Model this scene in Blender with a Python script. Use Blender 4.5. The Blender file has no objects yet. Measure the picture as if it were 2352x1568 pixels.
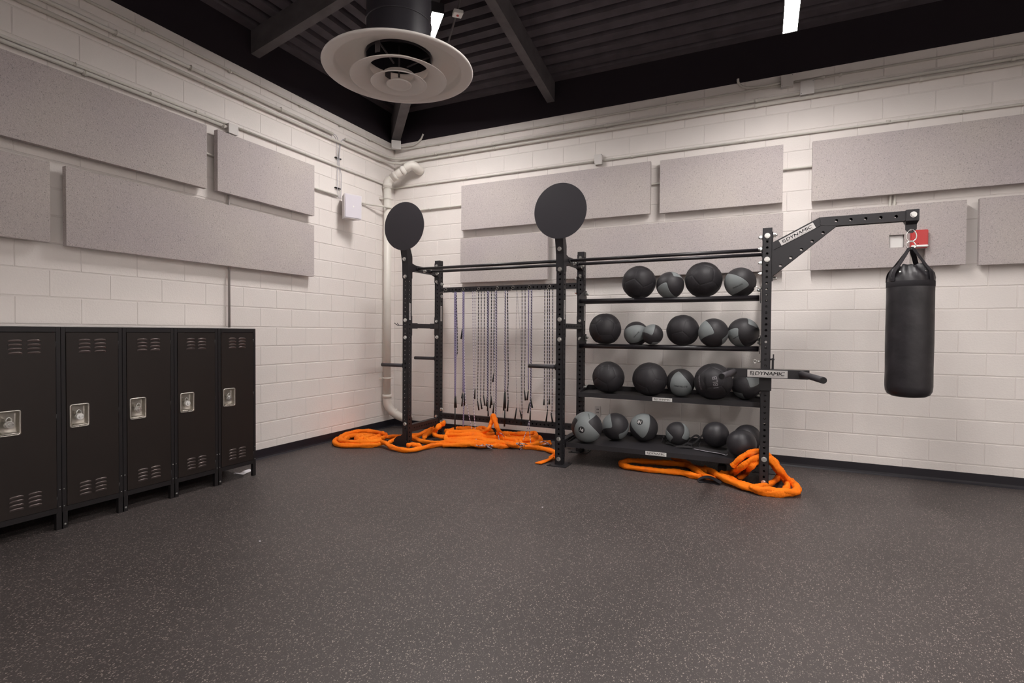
import bpy, bmesh, math, random
from mathutils import Vector, Matrix, Euler

# ------------------------------------------------------------------ camera, world, exposure
sc = bpy.context.scene
CAMLOC = (4.7985, -6.1423, 1.3632)
cam = bpy.data.objects.new('camera', bpy.data.cameras.new('camera')); sc.collection.objects.link(cam)
cam.data.sensor_fit = 'HORIZONTAL'; cam.data.sensor_width = 36.0; cam.data.lens = 1213.14 * 36 / 2352; cam.data.clip_start = .05
yaw, pitch, roll = -.44377, -.018045, .0064988
_f = Vector((math.sin(yaw) * math.cos(pitch), math.cos(yaw) * math.cos(pitch), math.sin(pitch)))
_r = Vector((math.cos(yaw), -math.sin(yaw), 0)); _u = _r.cross(_f)
_R = _r * math.cos(roll) + _u * math.sin(roll); _U = -_r * math.sin(roll) + _u * math.cos(roll)
_m = Matrix((_R, _U, -_f)).transposed().to_4x4(); _m.translation = CAMLOC; cam.matrix_world = _m
sc.camera = cam
w = bpy.data.worlds.new('world'); sc.world = w; w.use_nodes = True
w.node_tree.nodes['Background'].inputs[0].default_value = (.5, .5, .55, 1); w.node_tree.nodes['Background'].inputs[1].default_value = .02
vs_ = sc.view_settings; vs_.view_transform = 'Standard'; vs_.look = 'None'; vs_.gamma = 1; vs_.use_curve_mapping = False; vs_.exposure = 0.7
sc.cycles.use_denoising = True; sc.cycles.max_bounces = 8; sc.cycles.diffuse_bounces = 5; sc.cycles.sample_clamp_indirect = 6
LED = 93.0; LEDC = (1.0, .95, .92)
ADDED_LIGHTS = [((8.6, -3.4), (8.6, -5.8), 'added unseen strip light over the right side of the room'),  # out-of-view strips added to brighten the room and bounce off the rear walls
          ((5.6, -7.0), (5.6, -9.4), 'added unseen strip light over the middle of the room, behind the camera'),
          ((8.3, -6.6), (8.3, -9.0), 'added unseen strip light in the rear right of the room')]
WALLC = (.77, .725, .695); PANC = (.56, .51, .505)
FLOORC = (.062, .052, .050); FLECK1 = (.36, .30, .27); FLECK2 = (.22, .18, .17)

# traced centre lines (metres) of the ropes and cords
DATA = {'ropes':{'left':[[[0.578,-0.909,0.06],[0.347,-0.735,0.03],[0.184,-0.714,0.03],[0.043,-0.765,0.03],[-0.019,-0.903,0.03],[0.035,-1.137,0.03],[0.138,-1.311,0.03],[0.27,-1.421,0.03],[0.394,-1.443,0.03],[0.576,-1.367,0.03],[0.716,-1.261,0.03],[0.777,-1.197,0.05]],
[[0.572,-0.87,0.07],[0.507,-0.886,0.06],[0.485,-1.017,0.05],[0.486,-1.149,0.04],[0.447,-1.26,0.03],[0.331,-1.284,0.03],[0.192,-1.246,0.03],[0.108,-1.177,0.03],[0.119,-1.072,0.04],[0.19,-0.972,0.05],[0.289,-0.941,0.05],[0.399,-0.967,0.04]],
[[0.375,-0.917,0.05],[0.439,-1.115,0.07],[0.482,-1.261,0.08],[0.402,-1.228,0.08],[0.333,-1.092,0.07],[0.518,-1.205,0.08],[0.575,-1.213,0.06],[0.582,-1.081,0.05],[0.59,-0.924,0.05]],
[[0.646,-1.158,0.05],[0.825,-1.226,0.06],[0.957,-1.29,0.04],[1.094,-1.315,0.03],[1.239,-1.303,0.03],[1.291,-1.165,0.03],[1.32,-0.985,0.03],[1.406,-0.855,0.03]],
[[0.634,-0.958,0.06],[0.59,-0.772,0.03],[0.672,-0.71,0.03],[0.798,-0.705,0.03],[0.953,-0.779,0.03],[1.099,-0.835,0.03],[1.318,-0.865,0.04],[1.551,-0.817,0.06]],
[[0.813,-1.16,0.04],[0.77,-0.948,0.04],[0.778,-0.793,0.03],[0.835,-0.686,0.03],[0.876,-0.577,0.05],[0.844,-0.371,0.07]],
[[1.164,-1.254,0.06],[1.178,-1.2,0.07],[1.224,-1.157,0.06],[1.294,-1.169,0.05]]],'heap':[[[1.526,-0.777,0.05],[1.348,-0.666,0.06],[1.201,-0.626,0.06],[1.116,-0.609,0.07],[1.06,-0.55,0.09],[1.148,-0.62,0.158],[1.151,-0.55,0.185],[1.164,-0.5,0.203]],
[[1.031,-0.774,0.05],[0.957,-0.656,0.05],[0.926,-0.527,0.06],[0.856,-0.349,0.06],[0.791,-0.202,0.06]],
[[1.001,-0.231,0.04],[1.105,-0.182,0.06],[1.238,-0.145,0.07],[1.428,-0.248,0.08],[1.455,-0.125,0.09],[1.6,-0.214,0.08],[1.592,-0.041,0.05]],
[[1.215,-0.563,0.06],[1.388,-0.536,0.08],[1.613,-0.535,0.1],[1.775,-0.537,0.08],[1.817,-0.354,0.06],[1.942,-0.283,0.05]],
[[1.335,-0.75,0.06],[1.519,-0.718,0.08],[1.68,-0.618,0.09],[1.843,-0.591,0.07],[2.027,-0.536,0.06],[2.213,-0.569,0.05]],
[[1.4,-0.851,0.05],[1.577,-0.814,0.06],[1.731,-0.742,0.07],[1.871,-0.716,0.07],[1.997,-0.59,0.05],[2.118,-0.565,0.04]],
[[1.556,-0.779,0.03],[1.701,-0.757,0.04],[1.785,-0.699,0.05],[1.884,-0.595,0.04],[1.991,-0.578,0.03]],
[[1.888,-0.235,0.05],[2.044,-0.206,0.05],[2.216,-0.198,0.06],[2.294,-0.107,0.06],[2.37,-0.21,0.05],[2.374,-0.388,0.04],[2.266,-0.481,0.03]],
[[2.015,-0.393,0.05],[2.179,-0.394,0.07],[2.316,-0.317,0.06],[2.389,-0.289,0.04],[2.487,-0.231,0.03]]],'draped':[[[1.594,-0.204,0.05],[1.82,-0.55,0.182],[1.833,-0.5,0.236],[1.841,-0.47,0.303],[1.849,-0.46,0.35],[1.876,-0.48,0.324],[1.916,-0.52,0.272],[1.991,-0.6,0.214],[1.949,-0.398,0.08],[2.088,-0.543,0.05],[2.207,-0.556,0.03],[2.381,-0.532,0.03],[2.551,-0.551,0.03],[2.685,-0.626,0.03],[2.765,-0.723,0.03],[2.784,-0.817,0.02]]],'flat_end':[[[2.759,-0.717,0.02],[2.773,-0.895,0.02],[2.751,-1.007,0.015],[2.72,-1.129,0.012]]],'right':[[[4.564,-1.04,0.165],[4.605,-1.05,0.225],[4.674,-1.05,0.289],[4.735,-1.03,0.317],[4.803,-0.94,0.303],[4.865,-0.92,0.267],[4.914,-0.9,0.207],[4.956,-0.51,0.06],[4.943,-0.741,0.05],[4.874,-0.98,0.04],[4.8,-1.118,0.04],[4.714,-1.147,0.04],[4.608,-1.055,0.04],[4.497,-0.967,0.05],[4.42,-0.909,0.05]],
[[4.443,-0.816,0.04],[4.546,-0.795,0.05],[4.628,-1.06,0.165],[4.696,-1.1,0.242],[4.75,-1.06,0.273],[4.817,-0.94,0.274],[4.886,-0.95,0.238],[4.939,-0.98,0.176],[5.001,-0.945,0.1],[5.066,-0.98,0.05],[5.085,-1.061,0.03],[5.026,-1.17,0.03],[4.929,-1.232,0.03],[4.814,-1.237,0.03],[4.694,-1.185,0.04],[4.554,-1.092,0.05],[4.455,-0.997,0.06],[4.359,-0.805,0.05],[4.287,-0.693,0.04]],
[[4.616,-0.898,0.04],[4.668,-0.717,0.05],[4.717,-1.08,0.195],[4.757,-1.03,0.234],[4.831,-0.93,0.247],[4.9,-0.92,0.195],[4.975,-0.734,0.06],[5.005,-0.953,0.05],[4.997,-1.098,0.05],[4.97,-1.115,0.04]],
[[4.714,-1.195,0.06],[4.781,-1.247,0.05],[4.878,-1.226,0.05],[4.993,-1.194,0.05],[5.064,-1.159,0.05],[5.069,-1.044,0.06],[5.033,-0.83,0.06]],
[[4.358,-0.797,0.04],[4.226,-0.644,0.03],[4.096,-0.578,0.03],[3.903,-0.578,0.03],[3.696,-0.623,0.03],[3.553,-0.656,0.03],[3.506,-0.76,0.03],[3.536,-0.881,0.03],[3.658,-0.932,0.03],[3.887,-0.924,0.03],[4.092,-0.907,0.03],[4.222,-0.959,0.03],[4.3,-0.985,0.03]],
[[3.917,-0.28,0.03],[4.048,-0.403,0.03],[4.155,-0.656,0.05],[4.26,-0.889,0.05],[4.357,-0.956,0.03],[4.426,-0.985,0.03]]],'strap_right':[[[4.275,-1.032,0.015],[4.336,-1.048,0.05],[4.394,-1.05,0.05],[4.475,-1.074,0.02]],
[[4.28,-1.073,0.01],[4.357,-1.034,0.01],[4.468,-1.069,0.01]]],'tangleA':[[[1.711,-0.633,0.1],[1.788,-0.766,0.08],[1.82,-0.814,0.05],[1.895,-0.829,0.06],[1.843,-0.591,0.07],[1.877,-0.581,0.08],[1.868,-0.709,0.06],[1.872,-0.788,0.05]],
[[1.802,-0.764,0.03],[1.942,-0.847,0.06],[1.958,-0.77,0.03],[1.996,-0.764,0.02],[1.968,-0.825,0.05],[2.009,-0.761,0.05],[1.965,-0.854,0.08],[1.975,-0.732,0.02]]],'tangleB':[[[2.306,-0.731,0.09],[2.34,-0.686,0.06],[2.312,-0.665,0.02],[2.301,-0.679,0.03],[2.361,-0.713,0.1],[2.382,-0.64,0.08],[2.315,-0.692,0.1],[2.275,-0.704,0.09],[2.354,-0.636,0.06]]],'tangleC':[[[2.462,-0.466,0.08],[2.491,-0.405,0.08],[2.532,-0.368,0.06],[2.547,-0.337,0.03],[2.531,-0.413,0.06],[2.501,-0.473,0.06]],
[[1.947,-0.55,0.176],[2.039,-0.6,0.163],[2.016,-0.476,0.1]],
[[1.992,-0.6,0.145],[2.007,-0.6,0.07],[1.972,-0.579,0.08]]]},'jump':{'a':[(0.009,0,[[1.28,-0.43,1.862],[1.283,-0.43,1.15],[1.287,-0.43,0.876],[1.289,-0.43,0.529]]),(0.009,0,[[1.298,-0.43,1.862],[1.301,-0.43,1.151],[1.297,-0.43,0.877],[1.294,-0.43,0.529]]),(0.005,2,[[1.304,-0.43,1.862],[1.323,-0.43,1.133],[1.301,-0.43,1.096]])],'a_h':[[[1.288,-0.43,0.547],[1.287,-0.43,0.401]],
[[1.299,-0.43,0.548],[1.308,-0.43,0.402]],
[[1.291,-0.43,0.401],[1.291,-0.43,0.08]]],'b':[(0.009,0,[[1.402,-0.43,1.862],[1.404,-0.43,1.152],[1.408,-0.43,0.881],[1.407,-0.43,0.609]]),(0.008,0,[[1.414,-0.43,1.862],[1.414,-0.43,1.153],[1.418,-0.43,0.881],[1.425,-0.43,0.61],[1.416,-0.43,0.337],[1.412,-0.43,0.173]])],'b_h':[[[1.399,-0.43,0.59],[1.389,-0.43,0.526]],
[[1.431,-0.43,0.592],[1.426,-0.43,0.437]],
[[1.407,-0.43,0.563],[1.391,-0.43,0.426]],
[[1.39,-0.43,1.388],[1.376,-0.43,1.27]]],'c':[(0.004,1,[[1.539,-0.43,1.862],[1.549,-0.43,1.155],[1.554,-0.43,0.796],[1.563,-0.43,0.527],[1.567,-0.43,0.348],[1.584,-0.43,0.169],[1.6,-0.43,0.054]]),(0.004,1,[[1.57,-0.43,1.862],[1.578,-0.43,1.156],[1.576,-0.43,0.887],[1.576,-0.43,0.654]]),(0.004,1,[[1.406,-0.43,1.862],[1.436,-0.43,0.61],[1.468,-0.43,0.431],[1.511,-0.43,0.253],[1.548,-0.43,0.112]])],'c_h':[[[1.579,-0.43,0.649],[1.575,-0.43,0.528]],
[[1.584,-0.43,0.142],[1.615,-0.43,0.051]]],'d':[(0.005,2,[[1.62,-0.43,1.862],[1.621,-0.43,1.157],[1.619,-0.43,0.799],[1.614,-0.43,0.517]]),(0.005,2,[[1.661,-0.43,1.862],[1.661,-0.43,1.157],[1.661,-0.43,0.801],[1.659,-0.43,0.533]])],'d_h':[[[1.614,-0.43,0.511],[1.636,-0.43,0.393]],
[[1.657,-0.43,0.529],[1.677,-0.43,0.409]]],'e':[(0.005,2,[[1.704,-0.43,1.862],[1.705,-0.43,1.158],[1.705,-0.43,0.803],[1.702,-0.43,0.576]]),(0.006,2,[[1.801,-0.43,1.862],[1.802,-0.43,1.16],[1.802,-0.43,0.807],[1.799,-0.43,0.586]])],'e_h':[[[1.701,-0.43,0.571],[1.72,-0.43,0.457]],
[[1.802,-0.43,0.582],[1.817,-0.43,0.468]],
[[1.804,-0.43,0.551],[1.793,-0.43,0.431]]],'f':[(0.008,3,[[1.748,-0.43,1.862],[1.753,-0.43,1.159],[1.755,-0.43,0.805],[1.757,-0.43,0.504]]),(0.007,3,[[1.761,-0.43,1.862],[1.762,-0.43,1.159],[1.762,-0.43,0.805],[1.76,-0.43,0.504]])],'f_h':[[[1.754,-0.43,0.574],[1.744,-0.43,0.449]],
[[1.76,-0.43,0.504],[1.757,-0.43,0.393]],
[[1.765,-0.43,0.398],[1.767,-0.43,0.331]]],'g':[(0.006,2,[[1.838,-0.43,1.862],[1.839,-0.43,1.161],[1.845,-0.43,0.866]]),(0.008,3,[[1.87,-0.43,1.862],[1.874,-0.43,1.162],[1.873,-0.43,0.81],[1.872,-0.43,0.37],[1.867,-0.43,0.237]]),(0.004,1,[[1.858,-0.43,1.862],[1.846,-0.43,0.862],[1.84,-0.43,0.738],[1.844,-0.43,0.496]])],'g_h':[[[1.843,-0.43,0.862],[1.827,-0.43,0.751]],
[[1.846,-0.43,0.496],[1.833,-0.43,0.371]],
[[1.867,-0.43,0.237],[1.865,-0.43,0.113],[1.863,-0.43,-0.024]]],'h':[(0.008,3,[[1.99,-0.43,1.862],[1.991,-0.43,1.164],[1.995,-0.43,0.903],[1.993,-0.43,0.641]]),(0.007,2,[[2.02,-0.43,1.862],[2.03,-0.43,1.165],[2.036,-0.43,0.791],[2.031,-0.43,0.678],[2.037,-0.43,0.539]])],'h_h':[[[1.998,-0.43,0.641],[1.999,-0.43,0.44]],
[[1.988,-0.43,0.632],[1.977,-0.43,0.412]],
[[2.038,-0.43,0.537],[2.027,-0.43,0.407]],
[[1.994,-0.43,0.422],[1.997,-0.43,0.326],[1.988,-0.43,0.221]]],'i':[(0.0015,2,[[2.136,-0.43,1.862],[2.135,-0.43,1.167],[2.141,-0.43,0.735],[2.15,-0.43,0.459]]),(0.0015,2,[[2.145,-0.43,1.862],[2.202,-0.43,1.168],[2.198,-0.43,0.738],[2.191,-0.43,0.436]])],'i_h':[[[2.148,-0.43,0.45],[2.127,-0.43,0.315]],
[[2.193,-0.43,0.427],[2.217,-0.43,0.343]]],'j':[(0.005,2,[[2.211,-0.43,1.862],[2.214,-0.43,1.168],[2.215,-0.43,0.739],[2.222,-0.43,0.369]]),(0.005,2,[[2.25,-0.43,1.862],[2.255,-0.43,1.169],[2.253,-0.43,0.912],[2.249,-0.43,0.68]])],'j_h':[[[2.22,-0.43,0.365],[2.209,-0.43,0.256]],
[[2.25,-0.43,0.672],[2.264,-0.43,0.553]]],'k':[(0.007,0,[[2.296,-0.43,1.862],[2.298,-0.43,1.17],[2.298,-0.43,0.914],[2.302,-0.43,0.683]]),(0.008,3,[[2.335,-0.43,1.862],[2.334,-0.43,1.17],[2.333,-0.43,0.915],[2.332,-0.43,0.591],[2.325,-0.43,0.317]]),(0.004,1,[[2.328,-0.43,1.862],[2.328,-0.43,0.522],[2.302,-0.43,0.272],[2.261,-0.43,0.14],[2.22,-0.43,0.033]]),(0.004,1,[[2.339,-0.43,1.862],[2.333,-0.43,0.523],[2.316,-0.43,0.274],[2.326,-0.43,0.146],[2.338,-0.43,0.036]])],'k_h':[[[2.3,-0.43,0.666],[2.286,-0.43,0.558]],
[[2.332,-0.43,0.582],[2.353,-0.43,0.471]],
[[2.316,-0.43,0.522],[2.296,-0.43,0.405]],
[[2.329,-0.43,0.446],[2.325,-0.43,0.317]]],'l':[(0.005,2,[[2.5,-0.43,1.862],[2.502,-0.43,1.174],[2.503,-0.43,0.837],[2.503,-0.43,0.584]]),(0.005,2,[[2.559,-0.43,1.862],[2.565,-0.43,1.175],[2.566,-0.43,0.84],[2.567,-0.43,0.588]])],'l_h':[[[2.503,-0.43,0.584],[2.5,-0.43,0.512]],
[[2.567,-0.43,0.588],[2.566,-0.43,0.525]]],'m':[(0.005,2,[[2.535,-0.43,1.862],[2.538,-0.43,1.174],[2.54,-0.43,0.755],[2.546,-0.43,0.444]]),(0.005,2,[[2.599,-0.43,1.862],[2.603,-0.43,1.176],[2.602,-0.43,0.758],[2.601,-0.43,0.448],[2.587,-0.43,0.417]])],'m_h':[[[2.544,-0.43,0.435],[2.529,-0.43,0.32]],
[[2.591,-0.43,0.418],[2.612,-0.43,0.314]]]}}

# ------------------------------------------------------------------ helpers
PI = math.pi
COL = bpy.context.scene.collection
MATS = {}

def nodes_of(m):
    m.use_nodes = True
    nt = m.node_tree
    b = nt.nodes.get('Principled BSDF')
    return nt, b

def mat(name, col, rough=.6, metal=0., spec=.5, noise=None, bump=None, coord='Object'):
    """noise=(scale, amount) multiplies colour; bump=(scale, strength, distance)"""
    if name in MATS: return MATS[name]
    m = bpy.data.materials.new(name); nt, b = nodes_of(m)
    b.inputs['Base Color'].default_value = (*col, 1)
    b.inputs['Roughness'].default_value = rough
    b.inputs['Metallic'].default_value = metal
    b.inputs['Specular IOR Level'].default_value = spec
    N, L = nt.nodes, nt.links
    tc = N.new('ShaderNodeTexCoord')
    if noise:
        n = N.new('ShaderNodeTexNoise'); n.inputs['Scale'].default_value = noise[0]; n.inputs['Detail'].default_value = 5
        L.new(tc.outputs[coord], n.inputs['Vector'])
        r = N.new('ShaderNodeMapRange'); r.inputs['From Min'].default_value = .3; r.inputs['From Max'].default_value = .7
        r.inputs['To Min'].default_value = 1 - noise[1]; r.inputs['To Max'].default_value = 1 + noise[1]
        L.new(n.outputs['Fac'], r.inputs['Value'])
        v = N.new('ShaderNodeVectorMath'); v.operation = 'SCALE'
        v.inputs[0].default_value = col
        L.new(r.outputs[0], v.inputs['Scale']); L.new(v.outputs[0], b.inputs['Base Color'])
    if bump:
        n2 = N.new('ShaderNodeTexNoise'); n2.inputs['Scale'].default_value = bump[0]; n2.inputs['Detail'].default_value = 4
        L.new(tc.outputs[coord], n2.inputs['Vector'])
        bp = N.new('ShaderNodeBump'); bp.inputs['Strength'].default_value = bump[1]; bp.inputs['Distance'].default_value = bump[2]
        L.new(n2.outputs['Fac'], bp.inputs['Height']); L.new(bp.outputs[0], b.inputs['Normal'])
    MATS[name] = m
    return m

def ramp(nt, fac, stops, interp='LINEAR'):
    r = nt.nodes.new('ShaderNodeValToRGB'); r.color_ramp.interpolation = interp
    els = r.color_ramp.elements
    while len(els) < len(stops): els.new(.5)
    for e, (p, c) in zip(els, stops):
        e.position = p; e.color = (*c, 1) if len(c) == 3 else c
    nt.links.new(fac, r.inputs[0])
    return r

def math_node(nt, op, a, b=None, c=None):
    n = nt.nodes.new('ShaderNodeMath'); n.operation = op
    for i, v in enumerate((a, b, c)):
        if v is None: continue
        if isinstance(v, (int, float)): n.inputs[i].default_value = v
        else: nt.links.new(v, n.inputs[i])
    return n.outputs[0]

class MB:
    def __init__(self): self.v = []; self.f = []; self.sm = []
    def add(self, vs, fs, smooth=False, M=None):
        o = len(self.v)
        self.v += [tuple(M @ Vector(v)) if M is not None else tuple(v) for v in vs]
        self.f += [tuple(i + o for i in f) for f in fs]; self.sm += [smooth] * len(fs)
        return self
    def box(self, x0, x1, y0, y1, z0, z1, M=None, bev=0.):
        if bev:
            bm = bmesh.new(); bmesh.ops.create_cube(bm, size=1)
            for v in bm.verts:
                v.co = ((x0 + x1) / 2 + v.co.x * (x1 - x0), (y0 + y1) / 2 + v.co.y * (y1 - y0), (z0 + z1) / 2 + v.co.z * (z1 - z0))
            bmesh.ops.bevel(bm, geom=bm.edges[:], offset=bev, segments=2, affect='EDGES')
            bm.verts.index_update()
            vs = [v.co[:] for v in bm.verts]; fs = [[v.index for v in f.verts] for f in bm.faces]
            bm.free(); return self.add(vs, fs, False, M)
        vs = [(x, y, z) for x in (x0, x1) for y in (y0, y1) for z in (z0, z1)]
        fs = [(0, 1, 3, 2), (4, 6, 7, 5), (0, 4, 5, 1), (2, 3, 7, 6), (0, 2, 6, 4), (1, 5, 7, 3)]
        return self.add(vs, fs, False, M)
    def cyl(self, a, b, r, n=16, r2=None, caps=True, smooth=True):
        a = Vector(a); b = Vector(b); r2 = r if r2 is None else r2
        d = (b - a).normalized(); u = d.orthogonal().normalized(); w = d.cross(u)
        vs = []
        for P, rr in ((a, r), (b, r2)):
            for i in range(n):
                t = 2 * PI * i / n; vs.append(P + (u * math.cos(t) + w * math.sin(t)) * rr)
        o = len(self.v)
        self.add(vs, [(i, (i + 1) % n, n + (i + 1) % n, n + i) for i in range(n)], smooth)
        if caps: self.f += [tuple(o + i for i in range(n))[::-1], tuple(o + n + i for i in range(n))]; self.sm += [False, False]
        return self
    def tube(self, pts, r, n=10, closed=False, sub=6, wob=None, smooth=True, caps=True, flat=1., crumple=None):
        P = [Vector(p) for p in pts]
        if sub > 1: P = catmull(P, sub, closed)
        m = len(P); vs = []; up = None
        for i, p in enumerate(P):
            a = P[(i - 1) % m] if (closed or i > 0) else p
            b = P[(i + 1) % m] if (closed or i < m - 1) else p
            d = (b - a)
            d = d.normalized() if d.length > 1e-9 else Vector((0, 0, 1))
            if up is None: up = d.orthogonal().normalized() if abs(d.z) > .9 else Vector((0, 0, 1))
            u = (up - d * up.dot(d))
            u = u.normalized() if u.length > 1e-6 else d.orthogonal().normalized()
            up = u; w = d.cross(u)
            rr = r * (wob(i, p) if wob else 1.)
            for k in range(n):
                t = 2 * PI * k / n; q = rr * (crumple(i, k, t) if crumple else 1.)
                vs.append(p + u * math.cos(t) * q * flat + w * math.sin(t) * q)
        fs = []
        for i in range(m if closed else m - 1):
            j = (i + 1) % m
            for k in range(n): fs.append((i * n + k, i * n + (k + 1) % n, j * n + (k + 1) % n, j * n + k))
        o = len(self.v); self.add(vs, fs, smooth)
        if caps and not closed:
            self.f += [tuple(o + k for k in range(n))[::-1], tuple(o + (m - 1) * n + k for k in range(n))]; self.sm += [False, False]
        return self
    def lathe(self, prof, c=(0, 0, 0), n=48, axis='z', smooth=True, M=None):
        vs = []; fs = []
        for r, z in prof:
            for k in range(n):
                t = 2 * PI * k / n
                vs.append((c[0] + r * math.cos(t), c[1] + r * math.sin(t), c[2] + z))
        for i in range(len(prof) - 1):
            for k in range(n): fs.append((i * n + k, i * n + (k + 1) % n, (i + 1) * n + (k + 1) % n, (i + 1) * n + k))
        return self.add(vs, fs, smooth, M)
    def ribbon(self, pts, w, t, wid=(1, 0, 0), sub=6):
        """flat strap: centre line pts, width w along direction wid, thickness t"""
        P = catmull([Vector(p) for p in pts], sub, False); W0 = Vector(wid).normalized(); vs = []
        m = len(P)
        for i, p in enumerate(P):
            d = (P[min(i + 1, m - 1)] - P[max(i - 1, 0)]).normalized()
            W = (W0 - d * W0.dot(d)).normalized(); n = d.cross(W)
            for a, b in ((-1, -1), (1, -1), (1, 1), (-1, 1)): vs.append(p + W * a * w / 2 + n * b * t / 2)
        fs = [(i * 4 + k, i * 4 + (k + 1) % 4, i * 4 + 4 + (k + 1) % 4, i * 4 + 4 + k) for i in range(m - 1) for k in range(4)]
        fs += [(3, 2, 1, 0), tuple((m - 1) * 4 + k for k in range(4))]
        return self.add(vs, fs, False)
    def mesh(self, name, m=None):
        me = bpy.data.meshes.new(name); me.from_pydata(self.v, [], self.f)
        me.polygons.foreach_set('use_smooth', self.sm)
        if m: me.materials.append(m)
        bm = bmesh.new(); bm.from_mesh(me); bmesh.ops.recalc_face_normals(bm, faces=bm.faces[:]); bm.to_mesh(me); bm.free()
        me.update(); return me
    def build(self, name, m, parent=None, loc=None, **kw):
        return put(name, self.mesh(name, m), parent, loc, **kw)

def catmull(P, sub, closed):
    out = []; m = len(P)
    rng = range(m) if closed else range(m - 1)
    for i in rng:
        p1, p2 = P[i], P[(i + 1) % m]
        p0 = P[(i - 1) % m] if (closed or i > 0) else p1
        p3 = P[(i + 2) % m] if (closed or i < m - 2) else p2
        for s in range(sub):
            t = s / sub; t2 = t * t; t3 = t2 * t
            out.append(.5 * ((2 * p1) + (p2 - p0) * t + (2 * p0 - 5 * p1 + 4 * p2 - p3) * t2 + (3 * p1 - p0 - 3 * p2 + p3) * t3))
    if not closed: out.append(P[-1])
    return out

def put(name, me, parent=None, loc=None, rot=None, **kw):
    o = bpy.data.objects.new(name, me); COL.objects.link(o)
    if parent is not None: o.parent = parent
    if loc is not None: o.location = loc
    if rot is not None: o.rotation_euler = rot
    for k, v in kw.items(): o[k] = v
    return o

def thing(name, label, cat, loc=(0, 0, 0), group=None, rot=None):
    o = put(name, None, None, loc, rot); o['label'] = label; o['category'] = cat
    if group: o['group'] = group
    return o

def tag(o, label, cat, group=None):
    o['label'] = label; o['category'] = cat
    if group: o['group'] = group
    return o

def struct(name, mb, m, parent=None, **kw):
    o = mb.build(name, m, parent, **kw)
    if parent is None: o['kind'] = 'structure'
    return o

def plate_mesh(name, outline, holes, t, m=None, hole_n=12):
    """flat plate in local XY with circular holes (x,y,r); thickness t centred on z=0; real through-holes"""
    cu = bpy.data.curves.new(name, 'CURVE'); cu.dimensions = '2D'; cu.fill_mode = 'BOTH'; cu.extrude = t / 2
    def spl(pts):
        s = cu.splines.new('POLY'); s.points.add(len(pts) - 1)
        for p, q in zip(s.points, pts): p.co = (q[0], q[1], 0, 1)
        s.use_cyclic_u = True
    spl(outline)
    for h in holes:
        if len(h) == 3: spl([(h[0] + h[2] * math.cos(2 * PI * k / hole_n), h[1] + h[2] * math.sin(2 * PI * k / hole_n)) for k in range(hole_n)])
        else: spl(h)
    ob = bpy.data.objects.new(name, cu); COL.objects.link(ob)
    me = bpy.data.meshes.new_from_object(ob)
    bpy.data.objects.remove(ob); bpy.data.curves.remove(cu)
    me.name = name
    me.materials.clear()
    if m: me.materials.append(m)
    return me

def verts_faces(me):
    return [tuple(v.co) for v in me.vertices], [tuple(p.vertices) for p in me.polygons]

def basis(o, x, y, z):
    M = Matrix((x, y, z)).transposed().to_4x4(); M.translation = o
    return M

_T = {}
def text_vf(s, size=1., bold=0.012, shear=.0, ext=0.):
    key = (s, bold, shear)
    if key not in _T:
        cu = bpy.data.curves.new('t', 'FONT'); cu.body = s; cu.size = 1; cu.offset = bold; cu.shear = shear
        cu.align_x = 'CENTER'; cu.align_y = 'CENTER'; cu.resolution_u = 3
        ob = bpy.data.objects.new('t', cu); COL.objects.link(ob)
        me = bpy.data.meshes.new_from_object(ob); bpy.data.objects.remove(ob); bpy.data.curves.remove(cu)
        _T[key] = verts_faces(me); bpy.data.meshes.remove(me)
    v, f = _T[key]
    return [(a * size, b * size, c) for a, b, c in v], f

def logo_vf(w, h):
    """brand panel artwork: boxed F-like mark, then the word, centred, total width w"""
    v = []; f = []
    def q(x0, y0, x1, y1):
        o = len(v); v.extend([(x0, y0, 0), (x1, y0, 0), (x1, y1, 0), (x0, y1, 0)]); f.append((o, o + 1, o + 2, o + 3))
    s = h; x = -w / 2; t = s * .17
    # left folded F
    q(x, -s / 2, x + t, s * .5); q(x, s * .5 - t, x + s * .62, s * .5); q(x + t, s * .04, x + s * .5, s * .04 + t)
    # right hook
    q(x + s * .75, -s * .5, x + s * .75 + t, s * .5); q(x + s * .3, -s * .5, x + s * .75, -s * .5 + t); q(x + s * .3, -s * .2, x + s * .62, -s * .2 + t)
    tv, tf = text_vf('DYNAMIC', 1., 0., .18)
    xs = [p[0] for p in tv]; ys = [p[1] for p in tv]
    W = w - s * 1.15; sx = W / (max(xs) - min(xs)); sy = h * .95 / (max(ys) - min(ys))
    cx = (max(xs) + min(xs)) / 2; cy = (max(ys) + min(ys)) / 2
    o = len(v)
    v += [((p[0] - cx) * sx + s * .575, (p[1] - cy) * sy, 0) for p in tv]; f += [tuple(i + o for i in g) for g in tf]
    o = len(v); v += [(p[0] * 1. + h * .07, p[1] + h * .02, 0) for p in v[o - len(tv):]]; f += [tuple(i + o for i in g) for g in tf]
    return v, f

def label_plate(parent, M, w, h, mplate, mtext):
    """brushed plate of size w x h in the XY plane of M, with the lettering on it as its child"""
    p = MB(); p.box(-w / 2, w / 2, -h / 2, h / 2, 0, .002, M)
    o = p.build('name_plate', mplate, parent)
    v, f = logo_vf(w * .86, h * .52)
    t = MB(); t.add([(a, b + h * .04, .0026) for a, b, c in v], f, False, M)
    t.box(-w * .38, w * .42, -h * .36, -h * .33, .002, .0026, M)
    t.build('lettering', mtext, o)
    return o

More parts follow.
